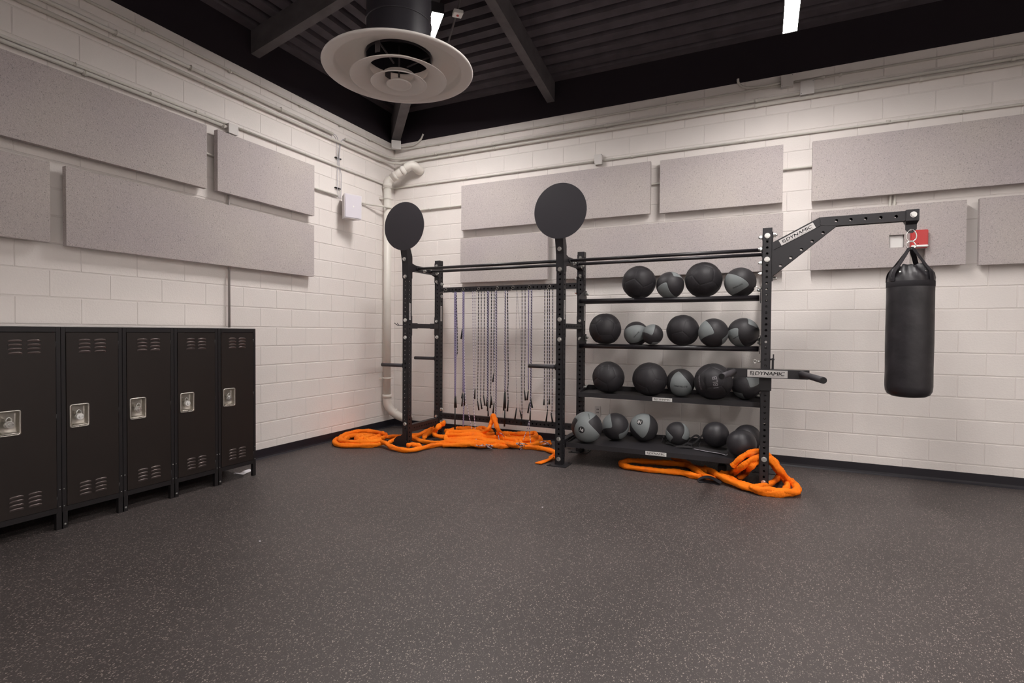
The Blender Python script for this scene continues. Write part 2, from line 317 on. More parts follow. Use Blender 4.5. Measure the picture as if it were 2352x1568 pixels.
# ------------------------------------------------------------------ materials
M_BLOCK = mat('painted_block', WALLC, .62, spec=.35, noise=(2.2, .03), bump=(90, .35, .004), coord='Object')
M_MORTAR = mat('painted_mortar', tuple(c * .93 for c in WALLC), .7, spec=.3, bump=(140, .3, .003))
M_COND = mat('painted_conduit', (.62, .595, .545), .42, spec=.5)
M_PVC = mat('painted_drain', (.68, .65, .60), .4, spec=.5)
M_BOXP = mat('painted_box', (.62, .59, .57), .5)
M_BLACK = mat('black_powdercoat', (.016, .0145, .017), .48, spec=.5, bump=(600, .25, .001))
M_RUBTUBE = mat('black_rail', (.013, .011, .014), .38, spec=.5)
M_TRAY = mat('tray_black', (.022, .020, .023), .5, spec=.5, bump=(300, .2, .001))
M_ZINC = mat('zinc', (.78, .78, .76), .28, metal=1.)
M_STEEL = mat('brushed_steel', (.60, .57, .52), .38, metal=1., noise=(40, .08))
M_DISC = mat('target_grey', (.028, .0255, .031), .55, spec=.4, bump=(400, .2, .001))
M_PLATE = mat('name_plate_silver', (.55, .53, .52), .42, metal=.35)
M_INK = mat('black_ink', (.006, .006, .007), .5)
M_COVE = mat('cove_base_rubber', (.014, .012, .017), .5, spec=.4)
M_LOCK = mat('locker_brown_black', (.0165, .0112, .0095), .42, spec=.45, noise=(3, .12), bump=(500, .3, .001))
M_LOCKF = mat('locker_frame', (.013, .011, .012), .42, spec=.45, bump=(500, .3, .001))
M_LOUV = mat('locker_louver', (.16, .13, .125), .28, metal=.75)
M_DARK = mat('dark_gap', (.002, .002, .002), .9)
M_CEIL = mat('black_deck', (.085, .074, .084), .75, spec=.15, noise=(6, .15))
M_CEILW = mat('black_band', (.020, .0155, .0195), .8, spec=.15)
M_BEAM = mat('black_beam', (.105, .095, .100), .65, spec=.2, noise=(8, .15))
M_DUCT = mat('duct_black', (.030, .028, .034), .35, spec=.5)
M_DIFF = mat('diffuser_white', (.94, .90, .86), .45, spec=.4)
M_SPK = mat('speaker_white', (.66, .63, .64), .5)
M_CABLE = mat('grey_cable', (.42, .40, .44), .5)
M_RED = mat('alarm_red', (.50, .010, .012), .3, spec=.6)
M_WHITE = mat('white_plastic', (.75, .74, .72), .45)
M_PAPER = mat('paper', (.82, .80, .84), .8)
M_WEB = mat('black_webbing', (.010, .008, .011), .85, bump=(900, .4, .001))
M_HAND = mat('rope_handle', (.008, .008, .009), .5)
M_CLOTH = mat('black_cloth', (.020, .018, .020), .85, bump=(60, .6, .006))
M_SLEEVE = mat('horn_rubber', (.040, .036, .042), .6, bump=(500, .3, .001))

def bag_mat():
    m = mat('bag_vinyl', (.014, .0125, .015), .42, spec=.55)
    nt, b = nodes_of(m); N, L = nt.nodes, nt.links
    tc = N.new('ShaderNodeTexCoord')
    n = N.new('ShaderNodeTexNoise'); n.inputs['Scale'].default_value = 7; n.inputs['Detail'].default_value = 4
    L.new(tc.outputs['Object'], n.inputs['Vector'])
    r = ramp(nt, n.outputs['Fac'], [(.35, (.008, .007, .009)), (.7, (.024, .021, .025))]); L.new(r.outputs[0], b.inputs['Base Color'])
    rr = math_node(nt, 'MULTIPLY_ADD', n.outputs['Fac'], -.3, .62); L.new(rr, b.inputs['Roughness'])
    bp = N.new('ShaderNodeBump'); bp.inputs['Strength'].default_value = .5; bp.inputs['Distance'].default_value = .012
    L.new(n.outputs['Fac'], bp.inputs['Height']); L.new(bp.outputs[0], b.inputs['Normal'])
    return m
M_BAG = bag_mat()

def tectum_mat():
    m = mat('wood_fibre_panel', (.42, .37, .35), .9, spec=.1)
    nt, b = nodes_of(m); N, L = nt.nodes, nt.links
    tc = N.new('ShaderNodeTexCoord')
    n = N.new('ShaderNodeTexNoise'); n.inputs['Scale'].default_value = 120; n.inputs['Detail'].default_value = 4; n.inputs['Distortion'].default_value = 1.2
    L.new(tc.outputs['Object'], n.inputs['Vector'])
    r = ramp(nt, n.outputs['Fac'], [(.27, tuple(c * .45 for c in PANC)), (.42, tuple(c * .90 for c in PANC)), (.62, PANC), (.78, tuple(min(1, c * 1.25) for c in PANC))])
    n3 = N.new('ShaderNodeTexNoise'); n3.inputs['Scale'].default_value = 1.3
    L.new(tc.outputs['Object'], n3.inputs['Vector'])
    r3 = ramp(nt, n3.outputs['Fac'], [(.3, (.93, .92, .94)), (.7, (1.04, 1.04, 1.0))])
    mx = N.new('ShaderNodeVectorMath'); mx.operation = 'MULTIPLY'
    L.new(r.outputs[0], mx.inputs[0]); L.new(r3.outputs[0], mx.inputs[1]); L.new(mx.outputs[0], b.inputs['Base Color'])
    bp = N.new('ShaderNodeBump'); bp.inputs['Strength'].default_value = .8; bp.inputs['Distance'].default_value = .006
    L.new(n.outputs['Fac'], bp.inputs['Height']); L.new(bp.outputs[0], b.inputs['Normal'])
    return m
M_PANEL = tectum_mat()

def floor_mat():
    m = mat('speckled_rubber', (.05, .045, .045), .52, spec=.45)
    nt, b = nodes_of(m); N, L = nt.nodes, nt.links
    tc = N.new('ShaderNodeTexCoord')
    cols = None
    base = N.new('ShaderNodeTexNoise'); base.inputs['Scale'].default_value = 1.1; base.inputs['Detail'].default_value = 6
    L.new(tc.outputs['Object'], base.inputs['Vector'])
    rb = ramp(nt, base.outputs['Fac'], [(.3, tuple(c * .86 for c in FLOORC)), (.7, tuple(c * 1.14 for c in FLOORC))])
    cur = rb.outputs[0]
    for i, (sc, thr, rad, col) in enumerate(((150, .74, .62, FLECK1), (260, .72, .6, FLECK2))):
        mp = N.new('ShaderNodeMapping'); mp.inputs['Rotation'].default_value = (0, 0, .7 * i + .3); mp.inputs['Scale'].default_value = (1, .62, 1)
        L.new(tc.outputs['Object'], mp.inputs['Vector'])
        ds = N.new('ShaderNodeTexNoise'); ds.inputs['Scale'].default_value = sc * .8
        L.new(tc.outputs['Object'], ds.inputs['Vector'])
        ad = N.new('ShaderNodeVectorMath'); ad.operation = 'MULTIPLY_ADD'
        ad.inputs[1].default_value = (.004, .004, 0)
        L.new(ds.outputs['Color'], ad.inputs[0]); L.new(mp.outputs[0], ad.inputs[2])
        v = N.new('ShaderNodeTexVoronoi'); v.inputs['Scale'].default_value = sc
        L.new(ad.outputs[0], v.inputs['Vector'])
        sp = N.new('ShaderNodeSeparateColor'); L.new(v.outputs['Color'], sp.inputs[0])
        on = math_node(nt, 'GREATER_THAN', sp.outputs[0], thr)
        near = math_node(nt, 'LESS_THAN', v.outputs['Distance'], rad * .62)
        fac = math_node(nt, 'MULTIPLY', on, near)
        fac = math_node(nt, 'MULTIPLY', fac, math_node(nt, 'MULTIPLY_ADD', sp.outputs[1], .6, .4))
        mx = N.new('ShaderNodeMix'); mx.data_type = 'RGBA'
        L.new(fac, mx.inputs['Factor']); L.new(cur, mx.inputs[6]); mx.inputs[7].default_value = (*col, 1)
        cur = mx.outputs[2]
    L.new(cur, b.inputs['Base Color'])
    n = N.new('ShaderNodeTexNoise'); n.inputs['Scale'].default_value = 220; n.inputs['Detail'].default_value = 2
    L.new(tc.outputs['Object'], n.inputs['Vector'])
    bp = N.new('ShaderNodeBump'); bp.inputs['Strength'].default_value = .25; bp.inputs['Distance'].default_value = .002
    L.new(n.outputs['Fac'], bp.inputs['Height']); L.new(bp.outputs[0], b.inputs['Normal'])
    return m
M_FLOOR = floor_mat()

def rope_mat():
    m = mat('orange_sleeve', (.85, .16, .006), .75, spec=.25)
    nt, b = nodes_of(m); N, L = nt.nodes, nt.links
    tc = N.new('ShaderNodeTexCoord')
    n = N.new('ShaderNodeTexNoise'); n.inputs['Scale'].default_value = 28; n.inputs['Detail'].default_value = 4; n.inputs['Distortion'].default_value = .8
    L.new(tc.outputs['Object'], n.inputs['Vector'])
    bp = N.new('ShaderNodeBump'); bp.inputs['Strength'].default_value = .55; bp.inputs['Distance'].default_value = .014
    L.new(n.outputs['Fac'], bp.inputs['Height']); L.new(bp.outputs[0], b.inputs['Normal'])
    n2 = N.new('ShaderNodeTexNoise'); n2.inputs['Scale'].default_value = 5; n2.inputs['Detail'].default_value = 5
    L.new(tc.outputs['Object'], n2.inputs['Vector'])
    r = ramp(nt, n2.outputs['Fac'], [(.26, (.55, .16, .04)), (.36, (.95, .185, .004)), (.75, (1.0, .25, .006))]); L.new(r.outputs[0], b.inputs['Base Color'])
    return m
M_ROPE = rope_mat()

def cord_mat(name, dark, light, period, duty, diag=0.):
    m = mat(name, dark, .6)
    nt, b = nodes_of(m); N, L = nt.nodes, nt.links
    tc = N.new('ShaderNodeTexCoord'); sp = N.new('ShaderNodeSeparateXYZ'); L.new(tc.outputs['Object'], sp.inputs[0])
    a = math_node(nt, 'MULTIPLY_ADD', sp.outputs[2], 1 / period, math_node(nt, 'MULTIPLY', math_node(nt, 'ADD', sp.outputs[0], sp.outputs[1]), diag))
    fr = math_node(nt, 'FRACT', a)
    g = math_node(nt, 'GREATER_THAN', fr, duty)
    mx = N.new('ShaderNodeMix'); mx.data_type = 'RGBA'; L.new(g, mx.inputs['Factor'])
    mx.inputs[6].default_value = (*dark, 1); mx.inputs[7].default_value = (*light, 1); L.new(mx.outputs[2], b.inputs['Base Color'])
    return m
CORD = [cord_mat('cord_lavender', (.035, .024, .07), (.42, .37, .58), .030, .48, 60),
        cord_mat('cord_pale', (.10, .075, .17), (.66, .62, .70), .036, .35),
        cord_mat('cord_black', (.008, .007, .010), (.42, .38, .48), .040, .70),
        cord_mat('cord_mixed', (.010, .008, .018), (.42, .37, .52), .032, .55, 40)]

def tangle_mat():
    m = mat('cord_tangle', (.02, .015, .03), .6)
    nt, b = nodes_of(m); tc = nt.nodes.new('ShaderNodeTexCoord'); c = nt.nodes.new('ShaderNodeTexChecker'); c.inputs['Scale'].default_value = 26
    nt.links.new(tc.outputs['Object'], c.inputs['Vector']); c.inputs['Color1'].default_value = (.03, .02, .06, 1); c.inputs['Color2'].default_value = (.62, .58, .68, 1)
    nt.links.new(c.outputs['Color'], b.inputs['Base Color']); return m
CORD_T = tangle_mat()

def ball_mat(name, k, tilt, dark=(.030, .028, .031), light=(.20, .218, .222)):
    """two-tone rubber shell: grey and charcoal areas bounded by a ball-seam curve in the ball's own coordinates"""
    m = mat(name, dark, .5, spec=.4)
    nt, b = nodes_of(m); N, L = nt.nodes, nt.links
    tc = N.new('ShaderNodeTexCoord'); nz = N.new('ShaderNodeVectorMath'); nz.operation = 'NORMALIZE'
    L.new(tc.outputs['Object'], nz.inputs[0]); sp = N.new('ShaderNodeSeparateXYZ'); L.new(nz.outputs[0], sp.inputs[0])
    x, y, z = sp.outputs[0], sp.outputs[1], sp.outputs[2]
    lat = math_node(nt, 'MULTIPLY', math_node(nt, 'ARCSINE', z), 2 / PI)
    phi = math_node(nt, 'ADD', math_node(nt, 'ARCTAN2', y, x), math_node(nt, 'MULTIPLY', lat, tilt))
    tri = math_node(nt, 'MULTIPLY', math_node(nt, 'TANH', math_node(nt, 'MULTIPLY', math_node(nt, 'COSINE', math_node(nt, 'MULTIPLY', phi, 2)), 1.25)), k / math.tanh(1.25))
    f = math_node(nt, 'SUBTRACT', lat, tri)
    g = math_node(nt, 'GREATER_THAN', f, 0.)
    mx = N.new('ShaderNodeMix'); mx.data_type = 'RGBA'; L.new(g, mx.inputs['Factor'])
    mx.inputs[6].default_value = (*dark, 1); mx.inputs[7].default_value = (*light, 1); L.new(mx.outputs[2], b.inputs['Base Color'])
    rim = math_node(nt, 'MINIMUM', math_node(nt, 'MULTIPLY', math_node(nt, 'ABSOLUTE', f), 14), 1.)
    v = N.new('ShaderNodeTexVoronoi'); v.inputs['Scale'].default_value = 230
    L.new(tc.outputs['Object'], v.inputs['Vector'])
    hgt = math_node(nt, 'MULTIPLY_ADD', v.outputs['Distance'], -.35, rim)
    bp = N.new('ShaderNodeBump'); bp.inputs['Strength'].default_value = .5; bp.inputs['Distance'].default_value = .003
    L.new(hgt, bp.inputs['Height']); L.new(bp.outputs[0], b.inputs['Normal'])
    return m
M_BALL2 = ball_mat('two_tone_rubber', .76, .45)
M_SOFT = mat('soft_ball_vinyl', (.022, .020, .023), .55, spec=.4, bump=(220, .35, .0015))
M_SLAM = mat('slam_ball_rubber', (.030, .028, .032), .42, spec=.5, bump=(260, .45, .0015))
M_GREYTXT = mat('grey_print', (.16, .15, .16), .6)
def emit(name, col, st):
    m = bpy.data.materials.new(name); m.use_nodes = True; nt = m.node_tree; nt.nodes.clear()
    e = nt.nodes.new('ShaderNodeEmission'); e.inputs[0].default_value = (*col, 1); e.inputs[1].default_value = st
    o = nt.nodes.new('ShaderNodeOutputMaterial'); nt.links.new(e.outputs[0], o.inputs[0]); return m
M_LED = emit('led_lens', LEDC, LED)

# ------------------------------------------------------------------ room shell
XW, YW = 9.6, -10.2          # far ends of the room (behind and beside the camera)
BH, BW, Z0 = .2032, .4064, .1776
NC = 20
mb = MB(); mb.box(-.2, XW + .2, YW - .2, .2, -.06, 0); struct('floor', mb, M_FLOOR)

_bl = {}
def block_mesh(w, h):
    key = (round(w, 3), round(h, 3))
    if key in _bl: return _bl[key]
    j = .0052; b = .0028; d = .0038; x1 = w / 2 - .0022; z1 = h / 2 - j
    vs = [(sx * x1, 0, sz * z1) for sx, sz in ((-1, -1), (1, -1), (1, 1), (-1, 1))]
    vs += [(sx * (x1 - .0035), -d, sz * (z1 - b)) for sx, sz in ((-1, -1), (1, -1), (1, 1), (-1, 1))]
    fs = [(4, 5, 6, 7)] + [(i, (i + 1) % 4, 4 + (i + 1) % 4, 4 + i) for i in range(4)]
    _bl[key] = MB().add(vs, fs).mesh('block', M_BLOCK); return _bl[key]

def courses():
    z = 0.; k = -1
    out = [(0., Z0, -1)]
    for k in range(NC - 1): out.append((Z0 + BH * k, Z0 + BH * (k + 1), k))
    return out
WTOP = 4.024
def block_wall(name, place, phase_odd, phase_even, length, limit=300, far=6.9):
    """backing slab is the painted mortar; every block proud of it, each its own child; place(u, z) -> world loc; rot"""
    root, loc, rot, score = place
    items = []
    for z0, z1, k in courses():
        z1 = min(z1, WTOP)
        ph = phase_odd if k % 2 else phase_even
        us = [0.]; u = ph
        while u < .02: u += BW
        while u < length: us.append(u); u += BW
        us.append(length)
        for a, b in zip(us[:-1], us[1:]):
            if b - a < .03: continue
            items.append((score((a + b) / 2, (z0 + z1) / 2), a, b, z0, z1))
    items.sort(key=lambda t: t[0])
    for s, a, b, z0, z1 in items[:limit]:
        put('block', block_mesh(b - a, z1 - z0), root, loc((a + b) / 2, (z0 + z1) / 2), rot)
    rest = MB()
    for s, a, b, z0, z1 in items[limit:]:
        me = block_mesh(b - a, z1 - z0); v, f = verts_faces(me)
        M = Matrix.Translation(loc((a + b) / 2, (z0 + z1) / 2)) @ Euler(rot).to_matrix().to_4x4()
        rest.add(v, f, False, M)
    if rest.v:
        rest.build('blocks', M_BLOCK, root, kind='stuff')
CX, CY, CZ = CAMLOC
# wall surfaces: block faces lie in the planes x=0 and y=0, mortar 3.8 mm behind
mb = MB(); mb.box(-.25, XW + .2, .0058, .2, 0, WTOP)
wr = struct('wall_right', mb, M_MORTAR)
mb = MB(); mb.box(-.25, -.0058, YW - .2, .0058, 0, WTOP)
wl = struct('wall_left', mb, M_MORTAR)
pr_s = lambda u, z: (u - 3.9) ** 2 * .55 + (z - 1.9) ** 2 * .02 + (50 if u > 7.3 else 0)
block_wall('wall_right', (wr, lambda u, z: (u, .0058, z), (0, 0, 0), lambda u, z: math.hypot(u - 3.9, 0) + .01 * z), .323, .1199, XW)
block_wall('wall_left', (wl, lambda u, z: (-.0058, -u, z), (0, 0, PI / 2), lambda u, z: u + .01 * z), .003, .206, -YW)
# the two walls behind and beside the camera
mb = MB(); mb.box(XW, XW + .2, YW - .2, .2, 0, WTOP); struct('wall_back', mb, M_BLOCK)
mb = MB(); mb.box(-.25, XW + .2, YW - .2, YW, 0, WTOP); struct('wall_front', mb, M_BLOCK)
# black-painted band between the block walls and the roof deck
DK0, SL = 4.44, .208
mb = MB()
mb.box(-.25, XW + .2, .0, .2, WTOP, DK0 + .1); mb.box(-.25, .0, YW - .2, 0, WTOP, DK0 + .1)
mb.box(XW, XW + .2, YW - .2, .2, WTOP, DK0 + .1); mb.box(-.25, XW + .2, YW - .2, YW, WTOP, DK0 + .1)
struct('trim_1', mb, M_CEILW)
# cove base
def cove(name, a, b, n):
    """a,b ends on the wall line, n = direction into the room"""
    A = Vector((*a, 0)); B = Vector((*b, 0)); n = Vector((*n, 0))
    prof = [(0, .102), (.004, .100), (.004, .03), (.007, .014), (.016, .004), (.020, 0)]
    vs = [P + n * o + Vector((0, 0, z)) for P in (A, B) for o, z in prof]; m = len(prof)
    mb = MB().add(vs, [(i, i + 1, m + i + 1, m + i) for i in range(m - 1)]); return struct(name, mb, M_COVE)
cove('baseboard_right', (0, 0), (XW, 0), (0, -1)); cove('baseboard_left', (0, 0), (0, YW), (1, 0))
cove('baseboard_back', (XW, 0), (XW, YW), (-1, 0)); cove('baseboard_front', (0, YW), (XW, YW), (0, 1))

# ------------------------------------------------------------------ roof: hipped metal deck on steel rafters
ceil = put('ceiling', None); ceil['kind'] = 'structure'
PITCH, GAP, GD = .1524, .048, .070
RUN = 4.8
def deck_side(sheet_n, P, lim):
    """P(v,u)->(x,y); v distance from wall, ribs run along u; lim(v)->(u0,u1)"""
    nrib = int(RUN / PITCH)
    for s0 in range(0, nrib, sheet_n):
        mb = MB()
        for r in range(s0, min(s0 + sheet_n, nrib)):
            v0 = r * PITCH
            pts = [(v0, 0), (v0 + PITCH - GAP - .012, 0), (v0 + PITCH - GAP, GD), (v0 + PITCH - .012, GD), (v0 + PITCH, 0)]
            if r == s0: pts[0] = (v0 + .006, 0); pts.insert(0, (v0 + .006, .012))
            vs = []
            for v, dz in pts:
                u0, u1 = lim(v); z = DK0 + SL * v + dz
                for u in (u0, u1): x, y = P(v, u); vs.append((x, y, z))
            mb.add(vs, [(2 * i, 2 * i + 1, 2 * i + 3, 2 * i + 2) for i in range(len(pts) - 1)])
        mb.build('deck_sheet', M_CEIL, ceil)
deck_side(6, lambda v, u: (u, -v), lambda v: (v, XW - v))
deck_side(6, lambda v, u: (v, -u), lambda v: (v, -YW - v))
deck_side(6, lambda v, u: (XW - v, -u), lambda v: (v, -YW - v))
deck_side(6, lambda v, u: (u, YW + v), lambda v: (v, XW - v))
mb = MB(); zt = DK0 + SL * RUN + .03
mb.box(-.3, XW + .3, YW - .3, .3, zt + .08, zt + .1); mb.build('roof_board', M_DARK, ceil)

def beam(a, b, za, zb, w, d, name='roof_beam'):
    A = Vector((a[0], a[1], za)); B = Vector((b[0], b[1], zb)); t = (B - A); h = Vector((t.x, t.y, 0)).normalized()
    s = Vector((-h.y, h.x, 0)); vs = []
    for P in (A, B):
        for sx, sz in ((-1, 0), (1, 0), (1, 1), (-1, 1)): vs.append(P + s * sx * w / 2 + Vector((0, 0, sz * d)))
    mb = MB().add(vs, [(0, 1, 5, 4), (1, 2, 6, 5), (2, 3, 7, 6), (3, 0, 4, 7), (3, 2, 1, 0), (4, 5, 6, 7)])
    o = mb.build(name, M_BEAM, ceil); return o
BZ = 4.205
for x in (2.39, 7.11): beam((x, -.0), (x, -4.7), BZ, BZ + SL * 4.7, .10, .24)
for y in (-2.30, -4.62, -6.94): beam((0, y), (4.7, y), BZ, BZ + SL * 4.7, .10, .24)
beam((.06, -.06), (4.75, -4.75), BZ - .17, BZ - .17 + SL * 4.69 * .93, .12, .34)
beam((XW - .05, -.05), (XW - 4.75, -4.75), BZ - .1, BZ - .1 + SL * 4.7, .12, .33)

# ------------------------------------------------------------------ linear lights
def linear_light(a, b, z, label, w=.104, m=None, skirt=.004):
    A = Vector((*a, z)); B = Vector((*b, z)); L = (B - A).length; ang = math.atan2(B.y - A.y, B.x - A.x)
    t = thing('linear_light', label, 'light', ((A + B) / 2)[:], 'linear lights under the roof', (0, 0, ang))
    h = MB(); h.box(-L / 2 - .012, L / 2 + .012, -w / 2 - .006, w / 2 + .006, .006, .085)
    for q in (-1, 1):
        h.box(-L / 2 - .012, L / 2 + .012, q * (w / 2 + .0005), q * (w / 2 + .006), -skirt, .006); h.box(q * (L / 2 + .0005), q * (L / 2 + .012), -w / 2, w / 2, -skirt * .35, .006)
    h.build('housing', M_BLACK, t)
    e = MB(); e.box(-L / 2, L / 2, -w / 2, w / 2, .0, .005); e.build('lens', m or M_LED, t)
    for s in (-1, 1):
        MB().cyl((s * L * .38, 0, .085), (s * L * .38, 0, .25 + .45 * 1), .004, 6).build('hanger', M_BLACK, t)
    return t
linear_light((4.967, -1.09), (4.967, -3.53), 3.90, 'bright strip light running towards the right-hand wall, above the ball racks', m=emit('led_lens_right', LEDC, LED * .92), skirt=.004)
linear_light((.86, -.82), (2.07, -2.03), 4.28, 'strip light under the corner beam, mostly hidden by the black duct', m=emit('led_lens_corner', LEDC, LED * 1.6), skirt=.013)
for a, b, lb in ADDED_LIGHTS: linear_light(a, b, 3.9, lb)  # the added unseen fill strips

# ------------------------------------------------------------------ duct and round diffuser
DX, DY, DZ = 2.70, -3.415, 3.0
t = thing('air_duct', 'black round air duct dropping to the pale ringed diffuser', 'duct', (DX, DY, DZ + .02))
d = MB(); d.cyl((0, 0, .062), (0, 0, 1.90), .2, 64, caps=False)
d.build('pipe', M_DUCT, t)
for z in (.27, .80): MB().tube([(.2015 * math.cos(k * PI / 24), .2015 * math.sin(k * PI / 24), z) for k in range(48)], .0045, 6, True, 1).build('seam', M_DUCT, t)
t = thing('air_diffuser', 'large round off-white air diffuser of nested rings under the duct', 'air vent', (DX, DY, DZ))
N_ = 96
MB().lathe([(.455, .014), (.463, .012), (.466, .005), (.463, -.001), (.452, -.003), (.42, .001), (.400, .005), (.392, .009), (.388, .040), (.375, .056), (.33, .070), (.27, .080), (.215, .088), (.203, .105)], n=N_).build('outer_cone', M_DIFF, t)
MB().lathe([(.190, .012), (.194, .004), (.215, -.010), (.245, -.022), (.275, -.034), (.292, -.043), (.299, -.048), (.298, -.052), (.290, -.050), (.262, -.040), (.228, -.026), (.200, -.012), (.184, .002), (.180, .012)], n=N_).build('ring', M_DIFF, t)
MB().lathe([(.100, -.020), (.104, -.030), (.122, -.044), (.145, -.058), (.160, -.067), (.170, -.072), (.174, -.076), (.170, -.078), (.150, -.070), (.125, -.056), (.103, -.040), (.094, -.028), (.092, -.020)], n=N_).build('ring', M_DIFF, t)
MB().lathe([(.0001, -.050), (.04, -.055), (.065, -.070), (.078, -.080), (.077, -.085), (.072, -.084), (.066, -.077), (.045, -.075), (.0001, -.075)], n=64).build('centre_disc', M_DIFF, t)
b = MB()
for k in range(3):
    a = k * 2 * PI / 3 + .5; c, s_ = math.cos(a), math.sin(a)
    b.cyl((.05 * c, .05 * s_, .03), (.195 * c, .195 * s_, .10), .006, 6); b.box(-.018, .018, -.003, .003, -.02, .05, Matrix.Translation((.20 * c, .20 * s_, .05)) @ Matrix.Rotation(a + PI / 2, 4, 'Z'))
b.cyl((0, 0, -.06), (0, 0, .16), .006, 8)
b.build('bracket', M_BEAM, t)

# detector box on conduit under the deck
t = thing('detector_box', 'small white square box with a red dot on the black roof conduit', 'detector', (2.16, -1.83, 4.36))
Md = Matrix.Rotation(-PI / 4, 4, 'Z')
MB().box(-.045, .045, -.045, .045, -.022, .012, Md, .004).build('body', M_WHITE, t)
MB().cyl((0, 0, -.029), (0, 0, -.022), .012, 16).build('red_lens', M_RED, t)
c = MB(); c.tube([(3.2, -3.0, 4.62), (2.16, -1.83, 4.395), (1.35, -.92, 4.33)], .010, 8, sub=1)
tag(c.build('conduit', M_BEAM), 'thin black conduit crossing the dark roof deck past the red-dotted box', 'conduit')

# ------------------------------------------------------------------ sound panels
def panel(pos, label, cut=None):
    side, u0, u1, z0, z1 = pos
    W = u1 - u0; H = z1 - z0; out = [(0, 0), (W, 0), (W, H), (0, H)]; holes = []
    if cut:
        nx0, nx1, nz = cut['notch']; out = [(0, 0), (nx0 - u0, 0), (nx0 - u0, nz - z0), (nx1 - u0, nz - z0), (nx1 - u0, 0), (W, 0), (W, H), (0, H)]
        hx0, hx1, hz0, hz1 = cut['hole']; holes = [[(hx0 - u0, hz0 - z0), (hx0 - u0, hz1 - z0), (hx1 - u0, hz1 - z0), (hx1 - u0, hz0 - z0)]]
    T = .05
    me = plate_mesh('acoustic_panel', out, holes, T, None)
    v, f = verts_faces(me); bpy.data.meshes.remove(me)
    bts = []
    if side == 'R':
        M = basis(Vector((u0, -.09 + T / 2, z0)), Vector((1, 0, 0)), Vector((0, 0, 1)), Vector((0, -1, 0)))
    else:
        M = basis(Vector((.09 - T / 2, -u1, z0)), Vector((0, 1, 0)), Vector((0, 0, 1)), Vector((1, 0, 0)))
    mb = MB().add(v, f, False, M)
    # timber battens that hold the panel off the wall
    n = 2 if W < 1.5 else 4
    for k in range(n):
        x = .14 + (W - .28) * k / (n - 1)
        if cut and nx0 - u0 - .05 < x < nx1 - u0 + .05: x = nx1 - u0 + .1
        bts.append(MB().box(x - .02, x + .02, .10, H - .10, -T / 2 - .04, -T / 2, M))
    t = thing('acoustic_panel', label, 'acoustic panel', (0, 0, 0), 'fibre sound panels on the block walls')
    mb.build('fibre_board', M_PANEL, t)
    for q in bts: q.build('batten', M_MORTAR, t)
U1, U0, D1_, D0_ = 3.283, 2.690, 2.590, 1.998
panel(('L', 2.893, 5.33, 2.683, 3.268), 'long upper sound panel on the left wall, cut by the left edge of the photo')
panel(('L', 1.586, 2.785, 2.69, 3.268), 'short upper sound panel on the left wall, nearest the speaker')
panel(('L', 4.098, 6.53, 1.996, 2.577), 'lower sound panel on the left wall above the first locker, cut by the photo edge')
panel(('L', 1.59, 3.999, 1.988, 2.579), 'long lower sound panel on the left wall above the lockers, wholly in view')
panel(('R', 1.165, 3.63, 2.707, 3.291), 'long upper sound panel on the right wall behind the two black discs')
panel(('R', 3.735, 4.958, 2.699, 3.283), 'short upper sound panel on the right wall above the ball racks')
panel(('R', 5.218, 7.66, 2.684, 3.276), 'long upper sound panel on the right wall above the punch bag arm')
panel(('R', 1.155, 2.398, 2.013, 2.594), 'short lower sound panel on the right wall above the skipping ropes')
panel(('R', 2.546, 4.966, 2.007, 2.592), 'long lower sound panel behind the pull-up bars and ball racks')
panel(('R', 5.218, 6.435, 1.999, 2.577), 'lower sound panel with a square cut-out and a notch under the red fire alarm', dict(notch=(6.022, 6.141, 2.16), hole=(5.862, 5.980, 2.180, 2.300)))
panel(('R', 6.527, 8.96, 1.988, 2.581), 'lower sound panel at the right edge of the photo, beyond the punch bag')

# ------------------------------------------------------------------ conduits, boxes, drain
def conduit(pts, r, label, side, clamps=(), m=None, sub=1, n=10):
    t = thing('conduit', label, 'conduit')
    MB().tube(pts, r, n, sub=sub).build('tube', m or M_COND, t)
    for c in clamps:
        b = MB()
        if side == 'L':
            x, y, z = c; b.tube([(x + r * 1.35 * math.sin(a), y, z + r * 1.35 * math.cos(a)) for a in [k * PI / 6 for k in range(7)]], .0035, 6, sub=1)
            b.box(0, .004, y - .011, y + .011, z - r - .010, z - r + .002); b.box(0, .004, y - .011, y + .011, z + r, z + r + .009)
            b.cyl((x - r * .2, y - .018, z), (x - r * .2, y + .018, z), r * 1.2, 10)
        else:
            x, y, z = c; b.cyl((x - .018, y, z), (x + .018, y, z), r * 1.2, 10)
            b.box(x - .011, x + .011, -.004, 0, z - r - .010, z - r + .002); b.box(x - .011, x + .011, -.004, 0, z + r, z + r + .009)
        b.build('clamp', m or M_COND, t)
    return t
R1, R2, R3 = .011, .017, .012
conduit([(.016, YW + .003, 3.905), (.016, -.36, 3.925), (.03, -.18, 3.925), (.06, -.10, 3.925)], R1, 'thin topmost conduit along the left wall just below the black roof', 'L',
        [(.016, -y, 3.915) for y in (.55, 1.1, 1.72, 2.6, 3.4)], sub=1)
conduit([(.024, YW + .003, 3.765), (.024, -1.23, 3.765)], R2, 'second conduit from the top on the left wall, ending above the speaker cables', 'L', [(.024, -y, 3.766) for y in (2.0, 3.0, 3.62)])
conduit([(.024, -1.02, 3.768), (.024, -.34, 3.785), (.05, -.14, 3.79), (.12, -.06, 3.793), (.22, -.026, 3.797), (.4, -.024, 3.798), (5.10, -.024, 3.795)], R2,
        'upper of the paired conduits turning the corner onto the right wall', 'R', [(x, -.024, 3.797) for x in (.72, 1.6, 3.1, 4.7)], sub=1)
